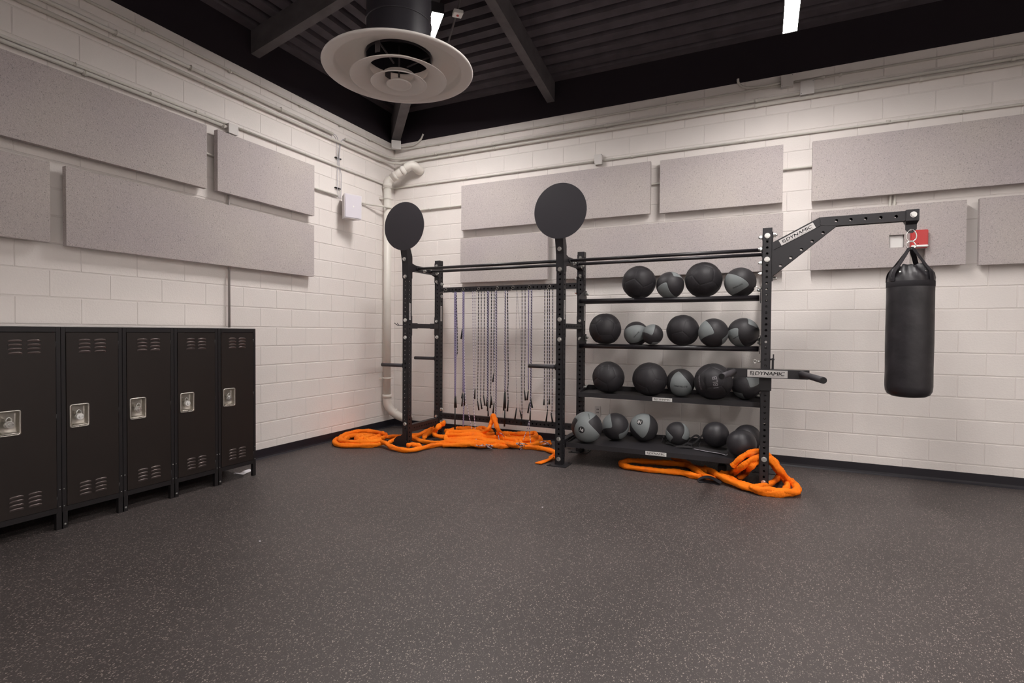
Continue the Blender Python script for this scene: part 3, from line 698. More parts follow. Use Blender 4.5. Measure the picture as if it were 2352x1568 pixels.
conduit([(.024, YW + .003, 3.655), (.024, -.40, 3.70), (.05, -.18, 3.715), (.14, -.06, 3.728), (.26, -.026, 3.736), (.5, -.024, 3.742), (XW - .003, -.024, 3.745)], R2,
        'lower of the paired conduits running along both walls round the corner', 'R', [(x, -.024, 3.743) for x in (.95, 1.62, 4.7, 6.1)] , sub=1)
t_ = conduit([(5.21, -.024, 3.793), (XW - .003, -.024, 3.79)], R2, 'conduit leaving the lower white junction box towards the right edge', 'R', [(x, -.024, 3.79) for x in (5.45, 6.75)])
conduit([(.018, YW + .003, 3.385), (.018, -2.64, 3.385)], R3, 'thin upper conduit above the long left panel, ending at the small box', 'L', [(.018, -y, 3.385) for y in (2.95, 3.35, 3.9)])
conduit([(.022, YW + .003, 3.345), (.022, -2.64, 3.352)], .016, 'thicker lower conduit above the long left panel, ending at the small box', 'L', [(.022, -y, 3.347) for y in (2.68, 3.84)])
conduit([(.016, -2.53, 3.388), (.016, -.05, 3.402), (.03, -.02, 3.403), (.08, -.016, 3.404), (3.0, -.016, 3.398)], R1, 'thin conduit from the left wall box round the corner to the square right wall box', 'R', [(x, -.016, 3.402) for x in (.55, 1.2, 2.2)])
conduit([(3.05, -.016, 3.396), (XW - .003, -.016, 3.378)], R1, 'thin conduit above the right wall panels, from the square box to the right edge', 'R', [(x, -.016, 3.393) for x in (3.4, 4.6, 5.85, 6.4)])
conduit([(.022, -5.4, 3.032), (.022, -1.15, 3.032)], R3, 'conduit passing behind the left panels towards the speaker', 'L')
conduit([(.022, -.92, 3.040), (.022, -.75, 3.042), (.04, -.60, 3.045), (.11, -.42, 3.055), (.135, -.26, 3.06), (.12, -.15, 3.06), (.11, -.07, 3.056), (.17, -.032, 3.055), (.24, -.022, 3.054), (.34, -.020, 3.052), (XW - .003, -.020, 3.048)], R3,
        'conduit bending round the drain pipe and passing behind the right panels', 'R', [(.62, -.02, 3.051)], sub=4)
conduit([(.034, -2.628, 1.382), (.034, -2.628, 3.31)], .011, 'vertical pipe rising behind the left panels from the locker tops', 'L', m=mat('drop_pipe', (.30, .27, .26), .5))
conduit([(5.875, -.018, 2.3), (5.875, -.018, 2.95)], .011, 'left one of two short vertical conduits between panels above the alarm', 'L')
conduit([(5.912, -.018, 2.3), (5.912, -.018, 2.95)], .011, 'right one of two short vertical conduits between panels above the alarm', 'L')
def corrugated(pts, label):
    w = lambda i, p: 1 + .12 * math.sin(i * 2.1)
    o = MB().tube(pts, .0125, 10, sub=14, wob=w).build('flexible_conduit', M_COND)
    return tag(o, label, 'conduit')
corrugated([(.115, -.075, 3.955), (.25, -.03, 3.965), (.36, -.02, 3.975), (.46, -.016, 4.03), (.50, -.015, 4.10)], 'short flexible conduit curling up from the corner junction box')
corrugated([(4.925, -.03, 3.935), (4.75, -.02, 3.935), (4.60, -.018, 3.955), (4.53, -.018, 4.01), (4.52, -.018, 4.06)], 'short flexible conduit curling up left of the upper white junction box')
conduit([(.115, -.07, 3.925), (.3, -.03, 3.925), (.5, -.016, 3.927), (4.93, -.016, 3.915)], R1, 'topmost thin conduit on the right wall, from the corner box to the upper white box', 'R', [(x, -.016, 3.922) for x in (.75, 1.72, 3.9)])
conduit([(5.02, -.016, 3.925), (XW - .003, -.016, 3.905)], R1, 'topmost thin conduit on the right wall, right of the upper white box', 'R', [(x, -.016, 3.922) for x in (5.3, 5.45)])

def jbox(c, sx, sy, sz, label, rz=0., m=None, screws=True):
    t = thing('junction_box', label, 'junction box', c, None, (0, 0, rz))
    MB().box(-sx / 2, sx / 2, -sy, 0, -sz / 2, sz / 2, None, .003).build('body', m or M_BOXP, t)
    MB().box(-sx / 2 - .002, sx / 2 + .002, -sy - .004, -sy, -sz / 2 - .002, sz / 2 + .002, None, .0015).build('cover', m or M_BOXP, t)
    if screws:
        for a, b in ((-1, -1), (1, 1)): MB().cyl((a * sx * .42, -sy - .006, b * sz * .42), (a * sx * .42, -sy - .003, b * sz * .42), .0035, 8).build('screw', M_INK, t)
    return t
jbox((4.985, 0, 3.936), .108, .055, .115, 'upper white junction box near the top of the right wall')
jbox((5.165, 0, 3.838), .12, .045, .135, 'lower white junction box on the paired conduits of the right wall')
jbox((3.012, 0, 3.405), .088, .05, .115, 'small painted box on the thin conduit above the ball racks')
jbox((.085, -.085, 3.975), .125, .05, .115, 'painted junction box set across the room corner under the roof', rz=PI / 4)
jbox((0, -2.588, 3.345), .10, .05, .095, 'painted box on the left wall at the end of the conduit pair', rz=PI / 2, screws=False)

t = thing('drain_pipe', 'thick painted drain pipe down the room corner behind the left black disc', 'pipe')
px_, py_ = .082, -.262
main = [(.45, -.008, 3.60), (.45, -.06, 3.60), (.445, -.125, 3.625), (.40, -.16, 3.635), (.33, -.18, 3.60)]
MB().tube(main, .062, 20, sub=8, smooth=True).build('top_elbow', M_PVC, t)
MB().cyl((.345, -.178, 3.605), (.125, -.242, 3.465), .057, 24).build('slanted_pipe', M_PVC, t)
MB().tube([(.135, -.239, 3.47), (.10, -.252, 3.44), (px_, py_, 3.39), (px_, py_, 3.33)], .061, 20, sub=6).build('elbow', M_PVC, t)
MB().cyl((px_, py_, .42), (px_, py_, 3.35), .052, 28).build('vertical_pipe', M_PVC, t)
MB().tube([(px_, py_, .48), (px_, py_, .40), (px_ + .01, py_ + .01, .33), (px_ + .06, py_ + .045, .24), (px_ + .14, py_ + .10, .175), (px_ + .185, py_ + .155, .15), (px_ + .205, py_ + .25, .145)], .057, 20, sub=6).build('bottom_elbow', M_PVC, t)
for z in (3.37, .46): MB().cyl((px_, py_, z - .025), (px_, py_, z + .025), .063, 28).build('coupling', M_PVC, t)
for p, q in (((.31, -.188, 3.583), (.275, -.198, 3.56)), ((.20, -.22, 3.513), (.17, -.229, 3.494)), ((.148, -.20, .232), (.165, -.188, .218))):
    MB().cyl(p, q, .0635, 24).build('coupling', M_PVC, t)
for z in (3.19, .71):
    b = MB(); b.cyl((px_, py_, z - .012), (px_, py_, z + .012), .057, 28)
    b.box(.004, .05, py_ - .075, py_ - .055, z - .012, z + .012); b.box(.004, .05, py_ + .05, py_ + .07, z - .012, z + .012)
    b.cyl((px_ - .070, py_ - .03, z), (px_ + .06, py_ + .062, z), .006, 8)
    b.build('pipe_clamp', M_PVC, t)

t = thing('wall_outlet', 'pale power outlet low on the right wall behind the grey balls', 'outlet', (3.022, 0, .425))
MB().box(-.036, .036, -.006, 0, -.058, .058, None, .002).build('cover_plate', M_BOXP, t)
for z in (-.02, .02): MB().box(-.012, -.004, -.0075, -.005, z - .006, z + .006).box(.004, .012, -.0075, -.005, z - .006, z + .006).build('socket', M_INK, t)
o = MB().box(5.865, 5.977, -.060, -.004, 2.183, 2.296, None, .003).build('blank_plate', M_WHITE)
tag(o, 'square blank cover plate in the panel cut-out left of the alarm', 'cover plate')
t = thing('fire_alarm', 'red fire alarm strobe on the right wall above the punch bag', 'alarm', (6.085, -.09, 2.245))
MB().box(-.066, .066, -.045, .0, -.085, .082, None, .006).build('red_body', M_RED, t)
MB().box(-.064, .064, -.058, -.044, -.078, -.058, None, .004).build('clear_lens', M_WHITE, t)
MB().box(-.05, .05, -.062, -.057, -.071, -.065).build('strobe_tube', M_ZINC, t)
MB().cyl((-.01, -.047, -.045), (-.01, -.044, -.045), .004, 8).build('led', M_DARK, t)

# ------------------------------------------------------------------ speaker and its cables
t = thing('wall_speaker', 'white box speaker angled out from the left wall near the corner', 'speaker', (.125, -1.045, 2.895), None, (0, 0, PI / 2 - .38))
w, h, dd = .225, .30, .15
vs = [(-w / 2, -dd * .62, -h / 2), (w / 2, -dd * .62, -h / 2), (w / 2, -dd * .62, h / 2), (-w / 2, -dd * .62, h / 2)]
vs += [(-w * .33, dd * .38, -h * .47), (w * .33, dd * .38, -h * .47), (w * .33, dd * .38, h * .47), (-w * .33, dd * .38, h * .47)]
MB().add(vs, [(0, 1, 2, 3), (4, 7, 6, 5), (0, 4, 5, 1), (1, 5, 6, 2), (2, 6, 7, 3), (3, 7, 4, 0)]).build('cabinet', M_SPK, t)
MB().box(-w / 2 + .008, w / 2 - .008, -dd * .62 - .006, -dd * .62, -h / 2 + .008, h / 2 - .008, None, .003).build('grille', mat('speaker_grille', (.60, .57, .62), .7), t)
MB().cyl((0, -dd * .62 - .0075, 0), (0, -dd * .62 - .005, 0), .011, 14).build('badge', M_WHITE, t)
MB().box(-.02, .02, dd * .38, dd * .38 + .05, -.06, .06).build('wall_bracket', M_BLACK, t)
def wire(pts, label, r=.0035):
    return tag(MB().tube(pts, r, 6, sub=8).build('cable', M_CABLE), label, 'cable')
wire([(.024, -1.25, 3.765), (.02, -1.19, 3.74), (.02, -1.155, 3.64), (.02, -1.15, 3.45), (.02, -1.15, 3.2), (.03, -1.14, 3.0)], 'outer left cable dropping from the conduit end to the speaker')
wire([(.024, -1.24, 3.77), (.02, -1.16, 3.755), (.02, -1.11, 3.64), (.02, -1.13, 3.45), (.02, -1.10, 3.28), (.03, -1.12, 3.0)], 'middle cable dropping from the conduit end to the speaker')
wire([(.024, -1.00, 3.765), (.02, -1.06, 3.75), (.02, -1.10, 3.64), (.02, -1.115, 3.45), (.02, -1.08, 3.28), (.03, -1.10, 3.0)], 'right cable from the open conduit end down to the speaker')
for z in (3.50, 3.13):
    o = MB().box(.0, .02, -1.17, -1.09, z - .006, z + .006).cyl((0, -1.17, z), (.02, -1.17, z), .009, 8).cyl((0, -1.085, z), (.02, -1.085, z), .009, 8).build('cable_clip', M_INK)
    tag(o, ('upper' if z > 3.3 else 'lower') + ' dark clip holding the speaker cables to the wall', 'clip')

# ------------------------------------------------------------------ lockers
LX = .50; LWD = .381
def make_locker(y1, label):
    """y1: right-hand (nearest the corner) side of this locker; front faces +X"""
    y0 = y1 - LWD
    t = thing('locker', label, 'locker', (0, y0, 0), 'row of metal lockers')
    W = LWD; zb, zt_ = .115, 1.377
    c = MB(); c.box(.05, LX - .012, .002, .006, zb, zt_); c.box(.05, LX - .012, W - .006, W - .002, zb, zt_)
    c.box(.05, LX - .012, .002, W - .002, zt_ - .004, zt_); c.box(.05, LX - .012, .002, W - .002, zb, zb + .004); c.box(.05, .054, .002, W - .002, zb, zt_)
    c.build('body', M_LOCKF, t)
    f = MB(); s = .027
    f.box(LX - .014, LX, .0015, s, zb, zt_, None, .0015); f.box(LX - .014, LX, W - s, W - .0015, zb, zt_, None, .0015)
    f.box(LX - .014, LX, s, W - s, zt_ - .034, zt_, None, .0015); f.box(LX - .014, LX, s, W - s, zb, zb + .036, None, .0015)
    f.build('frame', M_LOCKF, t)
    d0, d1, e0, e1 = s + .003, W - s - .003, zb + .039, zt_ - .037
    lx0, lx1, lz0, lz1 = .052, .158, .688, .838      # opening of the latch recess
    dm = plate_mesh('door', [(d0, e0), (d1, e0), (d1, e1), (d0, e1)], [[(lx0, lz0), (lx0, lz1), (lx1, lz1), (lx1, lz0)]], .006)
    v, ff = verts_faces(dm); bpy.data.meshes.remove(dm)
    Md = basis(Vector((LX - .001, 0, 0)), Vector((0, 1, 0)), Vector((0, 0, 1)), Vector((1, 0, 0)))
    door = MB().add(v, ff, False, Md).build('door', M_LOCK, t)
    for bx in (.102, .198):
        for z in [1.286 - .0265 * k for k in range(4)] + [.286 - .0265 * k for k in range(4)]:
            put('louver', LOUV, door, (LX + .002, bx + .036, z))
    put('latch_recess', LATCH, door, (LX + .002, (lx0 + lx1) / 2, (lz0 + lz1) / 2))
    for z in (.274, .157): 
        for yy in (.012, W - .012): put('rivet', RIVET, t, (LX, yy, z))
    for z in (.20, .76, 1.25): put('hinge', HINGE, t, (LX - .001, W - s - .001, z))
    for xx in (.06, LX - .0305):
        for yy in (.002, W - .032):
            l = MB(); l.box(xx, xx + .03, yy, yy + .003 if yy < .1 else yy + .03, 0, zb)
            if yy < .1: l.box(xx + .027, xx + .03, yy, yy + .03, 0, zb)
            l.build('leg', M_LOCKF, t)
    put('bolt', RIVETB, t, (LX, .017, .030))
    return t
# louver: pressed hood, open at the top edge
lv = MB(); n = 12; Lh = .036
vs = []
for i in range(n + 1):
    a = PI * i / n; y = -Lh * math.cos(a); pr_ = math.sin(a) ** .6
    vs += [(0, y, -.008 * 1), (.0085 * pr_, y, -.001 + .0055 * math.sin(a)), (.0070 * pr_, y, .0012 + .0068 * math.sin(a)), (0, y, .0015 + .0085 * math.sin(a))]
lv.add(vs, [(4 * i + k, 4 * i + k + 1, 4 * i + 5 + k, 4 * i + 4 + k) for i in range(n) for k in range(3)], True)
LOUV = lv.mesh('louver', M_LOUV)
# latch recess: stainless pan with rolled rim, bottom lip and strike
def rrect(w, h, r, n=5):
    out = []
    for cx, cy, a0 in ((w / 2 - r, h / 2 - r, 0), (-w / 2 + r, h / 2 - r, PI / 2), (-w / 2 + r, -h / 2 + r, PI), (w / 2 - r, -h / 2 + r, 1.5 * PI)):
        for k in range(n + 1): a = a0 + PI / 2 * k / n; out.append((cx + r * math.cos(a), cy + r * math.sin(a)))
    return out
lt = MB(); rings = [(.118, .163, .014, .0), (.118, .163, .014, .004), (.112, .157, .013, .006), (.103, .148, .012, .0055), (.098, .143, .012, .001), (.094, .139, .012, -.028), (.080, .125, .008, -.034)]
vs = []; m_ = 24
for w, h, r, x in rings: vs += [(x, a, b) for a, b in rrect(w, h, r)]
fs = [(i * m_ + k, i * m_ + (k + 1) % m_, (i + 1) * m_ + (k + 1) % m_, (i + 1) * m_ + k) for i in range(len(rings) - 1) for k in range(m_)]
fs.append(tuple((len(rings) - 1) * m_ + k for k in range(m_)))
lt.add(vs, fs, True)
lt.box(-.028, .004, -.036, .036, -.060, -.056); lt.tube([(.006, -.046, -.067), (.009, 0, -.066), (.006, .046, -.067)], .003, 8, sub=6); lt.cyl((.004, 0, -.0745), (.009, 0, -.0745), .0045, 8)
lt.box(-.034, -.01, -.020, -.014, .012, .032)
LATCH = lt.mesh('latch_recess', M_STEEL)
RIVET = MB().cyl((0, 0, 0), (.003, 0, 0), .0045, 10, .0025).mesh('rivet', M_ZINC)
RIVETB = MB().cyl((0, 0, 0), (.004, 0, 0), .008, 12, .005).mesh('bolt', M_ZINC)
HINGE = MB().cyl((0, 0, -.03), (0, 0, .03), .0035, 8).mesh('hinge', M_LOCKF)
LLAB = ['metal locker nearest the corner, with the torn paper lying at its foot', 'second metal locker from the corner end of the row', 'middle one of the five metal lockers in view',
        'fourth metal locker from the corner, the first one wholly in view from the left', 'leftmost metal locker, cut by the left edge of the photo', 'metal locker just outside the left edge of the photo']
for i in range(6): 
    L_ = make_locker(-2.700 - i * LWD, LLAB[i])
    t = thing('padlock', ['round combination padlock on the locker nearest the corner', 'round combination padlock on the second locker from the corner', 'round combination padlock on the middle locker in view',
        'round combination padlock on the fourth locker from the corner', 'round combination padlock on the leftmost locker in view', 'round combination padlock on the locker outside the left edge'][i], 'padlock',
        (LX - .008, -2.700 - (i + 1) * LWD + .105, .755), 'combination padlocks on the lockers')
    t.rotation_euler = (.15 * math.sin(i * 2.3), 0, 0)
    p = MB(); p.cyl((0, 0, 0), (.016, 0, 0), .0245, 28); p.build('case', M_ZINC, t)
    p = MB(); p.cyl((.016, 0, 0), (.022, 0, 0), .0225, 28, .020); p.cyl((.022, 0, 0), (.030, 0, 0), .010, 20, .008); p.build('dial', M_WHITE if i % 2 else M_ZINC, t)
    p = MB(); p.box(.0221, .0226, .010, .018, -.0015, .0015); p.build('dial_mark', M_INK, t)
    p = MB(); p.tube([(.008, -.0125, .015), (.008, -.0125, .034), (.008, 0, .047), (.008, .0125, .034), (.008, .0125, .015)], .0035, 8, sub=6); p.build('shackle', M_ZINC, t)
o = MB().box(.045, LX - .006, -2.703 - 6 * LWD, -2.703, 1.3785, 1.387, None, .001).build('top_strip', M_BOXP)
tag(o, 'thin pale strip lying along the tops of all the lockers', 'trim strip')
# crumpled paper under the end locker
vs = []; random.seed(4)
for i in range(7):
    for j in range(3):
        u = i / 6; v = j / 2
        vs.append((.386 + .035 * (v - .5) + .01 * math.sin(u * 7), -2.835 + .165 * u, .006 + .045 * abs(u - .45) * (1 if j != 1 else 1.15) + .010 * math.sin(3 * u + 2 * v)))
o = MB().add(vs, [(i * 3 + j, i * 3 + j + 1, i * 3 + 4 + j, i * 3 + 3 + j) for i in range(6) for j in range(2)]).build('paper_scrap', M_PAPER)
sm = o.modifiers.new('thick', 'SOLIDIFY'); sm.thickness = .004
tag(o, 'crumpled white paper scrap on the floor under the end locker', 'paper')
for (x, y), lb in (((3.266, -2.347), 'tiny white speck on the floor in front of the rack'), ((1.88, -3.778), 'tiny white speck on the floor right of the lockers')):
    tag(MB().box(x - .006, x + .005, y - .004, y + .005, 0, .004, None, .001).build('floor_crumb', M_PAPER), lb, 'crumb')

# ------------------------------------------------------------------ the training rig
rig = thing('training_rig', 'black bolted steel training rig with pull-up bars, disc targets and ball shelves', 'gym rack', (0, 0, 0))
XU = (.995, 2.922, 4.82); YFr, YBk = -1.03, -.36; HW = .038; HU = 2.275; HP = .0510; HZ0 = .066; HR = .0108
def tube4(L, w, d, holes, r=HR, t=.005, faces='all'):
    """square tube along local Z from 0..L, width w (x) depth d (y), holes on all four faces"""
    mb = MB()
    for nx, ny, ww, off in ((1, 0, w, -d / 2), (1, 0, w, d / 2), (0, 1, d, -w / 2), (0, 1, d, w / 2)):
        me = plate_mesh('f', [(-ww / 2, 0), (ww / 2, 0), (ww / 2, L), (-ww / 2, L)], [(0, h, r) for h in holes], t, None, 10)
        v, f = verts_faces(me); bpy.data.meshes.remove(me)
        s = 1 if off > 0 else -1
        if nx: M = basis(Vector((0, off - s * t / 2, 0)), Vector((1, 0, 0)), Vector((0, 0, 1)), Vector((0, -1, 0)))
        else: M = basis(Vector((off - s * t / 2, 0, 0)), Vector((0, 1, 0)), Vector((0, 0, 1)), Vector((1, 0, 0)))
        mb.add(v, f, False, M)
    return mb
up = tube4(HU, .076, .076, [HZ0 + HP * k for k in range(43)])
up.box(-.036, .036, -.036, .036, HU - .006, HU)
UP = up.mesh('upright', M_BLACK)
# hex bolt head pointing to -Y, with washer
hx = MB(); hx.cyl((0, 0, 0), (0, -.004, 0), .0225, 20); hx.cyl((0, -.004, 0), (0, -.016, 0), .0178, 6, smooth=False); hx.cyl((0, -.016, 0), (0, -.0175, 0), .0125, 6, smooth=False)
BOLT = hx.mesh('bolt', M_ZINC)
nt_ = MB(); nt_.cyl((0, 0, 0), (0, -.004, 0), .0225, 20); nt_.cyl((0, -.004, 0), (0, -.020, 0), .0178, 6, smooth=False); nt_.cyl((0, -.020, 0), (0, -.032, 0), .0105, 12)
NUT = nt_.mesh('nut', M_ZINC)
def bolts(par, x, y, zs, me=None, rz=0., name='bolt'):
    for z in zs: put(name, me or BOLT, par, (x, y, z), (0, 0, rz))
ZS = (.066, .270, 1.290, 1.494, 2.004, 2.208)
plate_b = MB().box(-.102, .102, -.108, .098, 0, .008).cyl((-.075, -.08, .008), (-.075, -.08, .014), .010, 8).cyl((.075, .07, .008), (.075, .07, .014), .010, 8)
BASE = plate_b.mesh('base_plate', M_BLACK)
for xi, X in enumerate(XU):
    for yi, Y in enumerate((YFr, YBk)):
        u = put('upright', UP, rig, (X, Y, 0))
        put('base_plate', BASE, rig, (X, Y, 0))
        for z in ZS: 
            if xi == 2 and z in (1.290, 1.494, .066) and yi == 0: 
                if z != .066: continue
            put('bolt', BOLT if yi == 0 else NUT, u, (0, -HW, z))
        # side label on the right face
        if xi < 2:
            M = basis(Vector((HW, 0, 1.594)), Vector((0, 0, -1)), Vector((0, 1, 0)), Vector((1, 0, 0)))
            pl = MB().box(-.098, .098, -.017, .017, 0, .0015, M).build('name_plate', M_PLATE, u)
            v, f = logo_vf(.17, .018); MB().add([(a, b, .0021) for a, b, c in v], f, False, M).build('lettering', M_INK, pl)
def hbeam(x0, x1, y, z0, z1, name, holes_step=.0508, d=.05, hr=.0095):
    """horizontal perforated beam between uprights, along X"""
    L = x1 - x0; h = z1 - z0; n = int((L - .05) / holes_step)
    hs = [(.035 + holes_step * k, h / 2, hr) for k in range(n + 1) if .035 + holes_step * k < L - .02]
    mb = MB()
    for off in (-d / 2, d / 2):
        me = plate_mesh('f', [(0, 0), (L, 0), (L, h), (0, h)], hs, .004, None, 10); v, f = verts_faces(me); bpy.data.meshes.remove(me)
        mb.add(v, f, False, basis(Vector((x0, y + off, z0)), Vector((1, 0, 0)), Vector((0, 0, 1)), Vector((0, -1, 0))))
    mb.box(x0, x1, y - d / 2, y + d / 2, z1 - .004, z1); mb.box(x0, x1, y - d / 2, y + d / 2, z0, z0 + .004)
    for x in (x0, x1): mb.box(x - .004, x + .004, y - .036, y + .036, z0 - .07, z1 + .07)
    o = mb.build(name, M_BLACK, rig)
    for x, s in ((x0, 1), (x1, -1)):
        for z in (z0 - .045, z1 + .045): put('nut', NUT, o, (x + s * .004, y, z), (0, 0, s * PI / 2))
    return o
ub = hbeam(XU[0] + HW + .004, XU[1] - HW - .004, YBk - .01, 1.862, 1.926, 'rope_beam', hr=.0115)
lb = hbeam(XU[0] + HW + .004, XU[1] - HW - .004, YBk - .01, .242, .312, 'lower_beam')
def ybeam(X, z0, z1, y0, y1, name, w=.06, holes=True, arch=False, tr=.016):
    L = y1 - y0; h = z1 - z0
    hs = [(.06 + .0508 * k, h / 2, .0095) for k in range(int((L - .1) / .0508) + 1)] if holes else []
    mb = MB(); out = [(0, 0), (L, 0), (L, h), (0, h)]
    if arch: out = [(0, -.02), (L * .12, .0), (L * .88, .0), (L, -.02), (L, h + .02), (L * .85, h), (L * .15, h), (0, h + .02)]
    for off in (-w / 2, w / 2):
        me = plate_mesh('f', out, hs, .004, None, 10); v, f = verts_faces(me); bpy.data.meshes.remove(me)
        mb.add(v, f, False, basis(Vector((X + off, y0, z0)), Vector((0, 1, 0)), Vector((0, 0, 1)), Vector((1, 0, 0))))
    mb.box(X - w / 2, X + w / 2, y0, y1, z1 - .004, z1); mb.box(X - w / 2, X + w / 2, y0, y1, z0, z0 + .004)
    for y in (y0, y1): mb.box(X - .038, X + .038, y - .004, y + .004, z0 - .09, z1 + .09)
    return mb.build(name, M_BLACK, rig)
for X in XU:
    y0, y1 = YFr + HW + .004, YBk - HW - .004
    ybeam(X, .165, .250, y0, y1, 'floor_brace')
    a = ybeam(X, 2.080, 2.150, y0, y1, 'top_brace', .06, False, True)
    for y in (-.87, -.74, -.60, -.47): put('nut', NUT, a, (X + .032, y, 2.115 - .012 * (y in (-.74, -.47))), (0, 0, PI / 2))
    mz = ybeam(X, 1.402, 1.455, y0, y1, 'middle_brace', .05, X != XU[0], False)
    if X == XU[0]:
        MB().box(X - .03, X + .03, -.99, -.86, 1.396, 1.462, None, .003).box(X - .03, X + .03, -.52, -.40, 1.396, 1.462, None, .003).build('brace_collar', M_BLACK, mz)
    for y, s in ((y0, 1), (y1, -1)): pass
for (xa, xb) in ((XU[0], XU[1]), (XU[1], XU[2])):
    for y, z in ((-.87, 2.115), (-.60, 2.110)):
        p = MB(); p.cyl((xa + .034, y, z), (xb - .034, y, z), .0165, 20); p.cyl((xa + .032, y, z), (xa + .045, y, z), .026, 16); p.cyl((xb - .045, y, z), (xb - .032, y, z), .026, 16)
        p.build('pull_up_bar', M_RUBTUBE, rig)
# wall-ball targets
for xi in (0, 1):
    X = XU[xi]; tz = 2.585
    p = MB(); p.cyl((X + .012, -1.118, tz), (X + .012, -1.110, tz), .279, 96); p.cyl((X + .012, -1.122, tz + .262), (X + .012, -1.117, tz + .262), .005, 8)
    o = p.build('target_disc', M_DISC, rig)
    MB().cyl((X + .012, -1.1215, tz + .262), (X + .012, -1.118, tz + .262), .0045, 8).build('disc_screw', M_ZINC, o)
    br = MB()
    Mx = lambda s: basis(Vector((X + s * .040, 0, 0)), Vector((0, 1, 0)), Vector((0, 0, 1)), Vector((1, 0, 0)))
    out = [(-.992, 1.985), (-1.071, 1.985), (-1.075, 2.16), (-1.112, 2.33), (-1.112, 2.62), (-1.085, 2.62), (-1.04, 2.36), (-.992, 2.25)]
    for s in (-1, 1):
        me = plate_mesh('f', out, [], .005); v, f = verts_faces(me); bpy.data.meshes.remove(me); br.add(v, f, False, Mx(s))
    vs = [(X - .04, -1.0725, 1.985), (X + .04, -1.0725, 1.985), (X + .04, -1.0765, 2.16), (X - .04, -1.0765, 2.16), (X + .04, -1.1135, 2.33), (X - .04, -1.1135, 2.33)]
    br.add([*vs[:4], vs[4], vs[5]], [(0, 1, 2, 3), (3, 2, 4, 5)])
    br.build('target_bracket', M_BLACK, rig)
    for z in (2.004, 2.208): put('bolt', BOLT, rig, (X, -1.0735 if z < 2.1 else -1.088, z))
# storage horns and hook
for X, Y, z, L in ((XU[0], YFr, .957, .345), (XU[0], YBk, 1.012, .345), (XU[1], YFr, 1.007, .33)):
    p = MB(); p.cyl((X - HW - L + .01, Y, z), (X - HW, Y, z), .021, 20); p.build('storage_peg', M_SLEEVE, rig)
    MB().cyl((X - HW - .014, Y, z), (X - HW, Y, z), .036, 20).build('peg_flange', M_BLACK, rig)
p = MB(); x0 = XU[0] - HW
p.tube([(x0, -1.03, 1.434), (x0 - .08, -1.03, 1.434), (x0 - .115, -1.03, 1.440), (x0 - .15, -1.03, 1.462)], .0045, 8, sub=6); p.tube([(x0 - .08, -1.03, 1.434), (x0 - .095, -1.03, 1.445), (x0 - .11, -1.03, 1.462)], .004, 8, sub=4)
p.build('bar_hook', M_BLACK, rig)
# round foot bracket at the outer front post
M = basis(Vector((XU[0] - .03, -1.085, .004)), Vector((1, 0, 0)), Vector((0, 0, 1)), Vector((0, -1, 0)))
out = [(.06, 0), (.06, .19)] + [(-.02 - .115 * math.sin(a), .125 * math.cos(a)) for a in [k * PI / 2 / 8 for k in range(9)]]
me = plate_mesh('foot_bracket', out, [], .008, M_BLACK); v, f = verts_faces(me); MB().add(v, f, False, M).build('foot_bracket', M_BLACK, rig); bpy.data.meshes.remove(me)

# round rails (two shelves of two rails each) on brackets at the back posts
RX0, RX1 = XU[1] + HW + .02, XU[2] - HW - .02
RY = (-.575, -.435)
for z, nm in ((1.705, 'upper'), (1.215, 'lower')):
    for y in RY: MB().cyl((RX0, y, z), (RX1, y, z), .0245, 24).build('ball_rail', M_RUBTUBE, rig)
    for x, s in ((RX0, 1), (RX1, -1)):
        me = plate_mesh('f', [(-.62, z - .045), (-.40, z - .045), (-.32, z + .02), (-.32, z + .13), (-.40, z + .13), (-.62, z + .045)], [(-.36, z + .09, .009)], .006); v, f = verts_faces(me); bpy.data.meshes.remove(me)
        o = MB().add(v, f, False, basis(Vector((x - s * .01, 0, 0)), Vector((0, 1, 0)), Vector((0, 0, 1)), Vector((1, 0, 0)))).build('rail_bracket', M_BLACK, rig)
        put('nut', NUT, o, (x - s * .004, -.36, z + .09), (0, 0, s * PI / 2))
# trays
def tray(name, x0, x1, yf, yb, zf, zb, lipf, lipb, lab):
    """sheet tray: surface rises from (yf,zf) to (yb,zb)"""
    t = .004; mb = MB(); 
    prof = [(yf + .028, zf - .032), (yf, zf - .032), (yf, zf + lipf), (yf + .006, zf + lipf), (yf + .006, zf + .001), (yb - .006, zb), (yb - .006, zb + lipb), (yb, zb + lipb), (yb, zb - .03), (yb - .004, zb - .03), (yb - .012, zb - t), (yf + .006, zf - t), (yf + .006, zf - .028), (yf + .028, zf - .028)]
    vs = [(x, y, z) for x in (x0, x1) for y, z in prof]; m = len(prof)
    mb.add(vs, [(i, (i + 1) % m, m + (i + 1) % m, m + i) for i in range(m)] )
    for x in (x0, x1 - .004):
        mb.add([(xx, y, z) for xx in (x, x + .004) for y, z in ((yf, zf - .032), (yf, zf + lipf), (yb, zb + lipb), (yb, zb - .03))], [(0, 1, 2, 3), (7, 6, 5, 4), (0, 4, 5, 1), (1, 5, 6, 2), (2, 6, 7, 3), (3, 7, 4, 0)])
    o = mb.build(name, M_TRAY, rig)
    lx0, lx1 = lab
    M = basis(Vector(((lx0 + lx1) / 2, yf - .0005, zf - .012 + .002)), Vector((1, 0, 0)), Vector((0, 0, 1)), Vector((0, -1, 0)))
    return o, M
o, M = tray('middle_tray', RX0 - .01, RX1 + .02, -.60, -.22, .690, .712, .018, .045, (3.775, 3.971))
label_plate(o, M, .196, .036, M_WHITE, M_INK)
o, M = tray('bottom_tray', RX0 - .01, XU[2] - HW - .006, -.985, -.30, .213, .225, .014, .035, (3.785, 3.982))
label_plate(o, M, .197, .036, M_WHITE, M_INK)
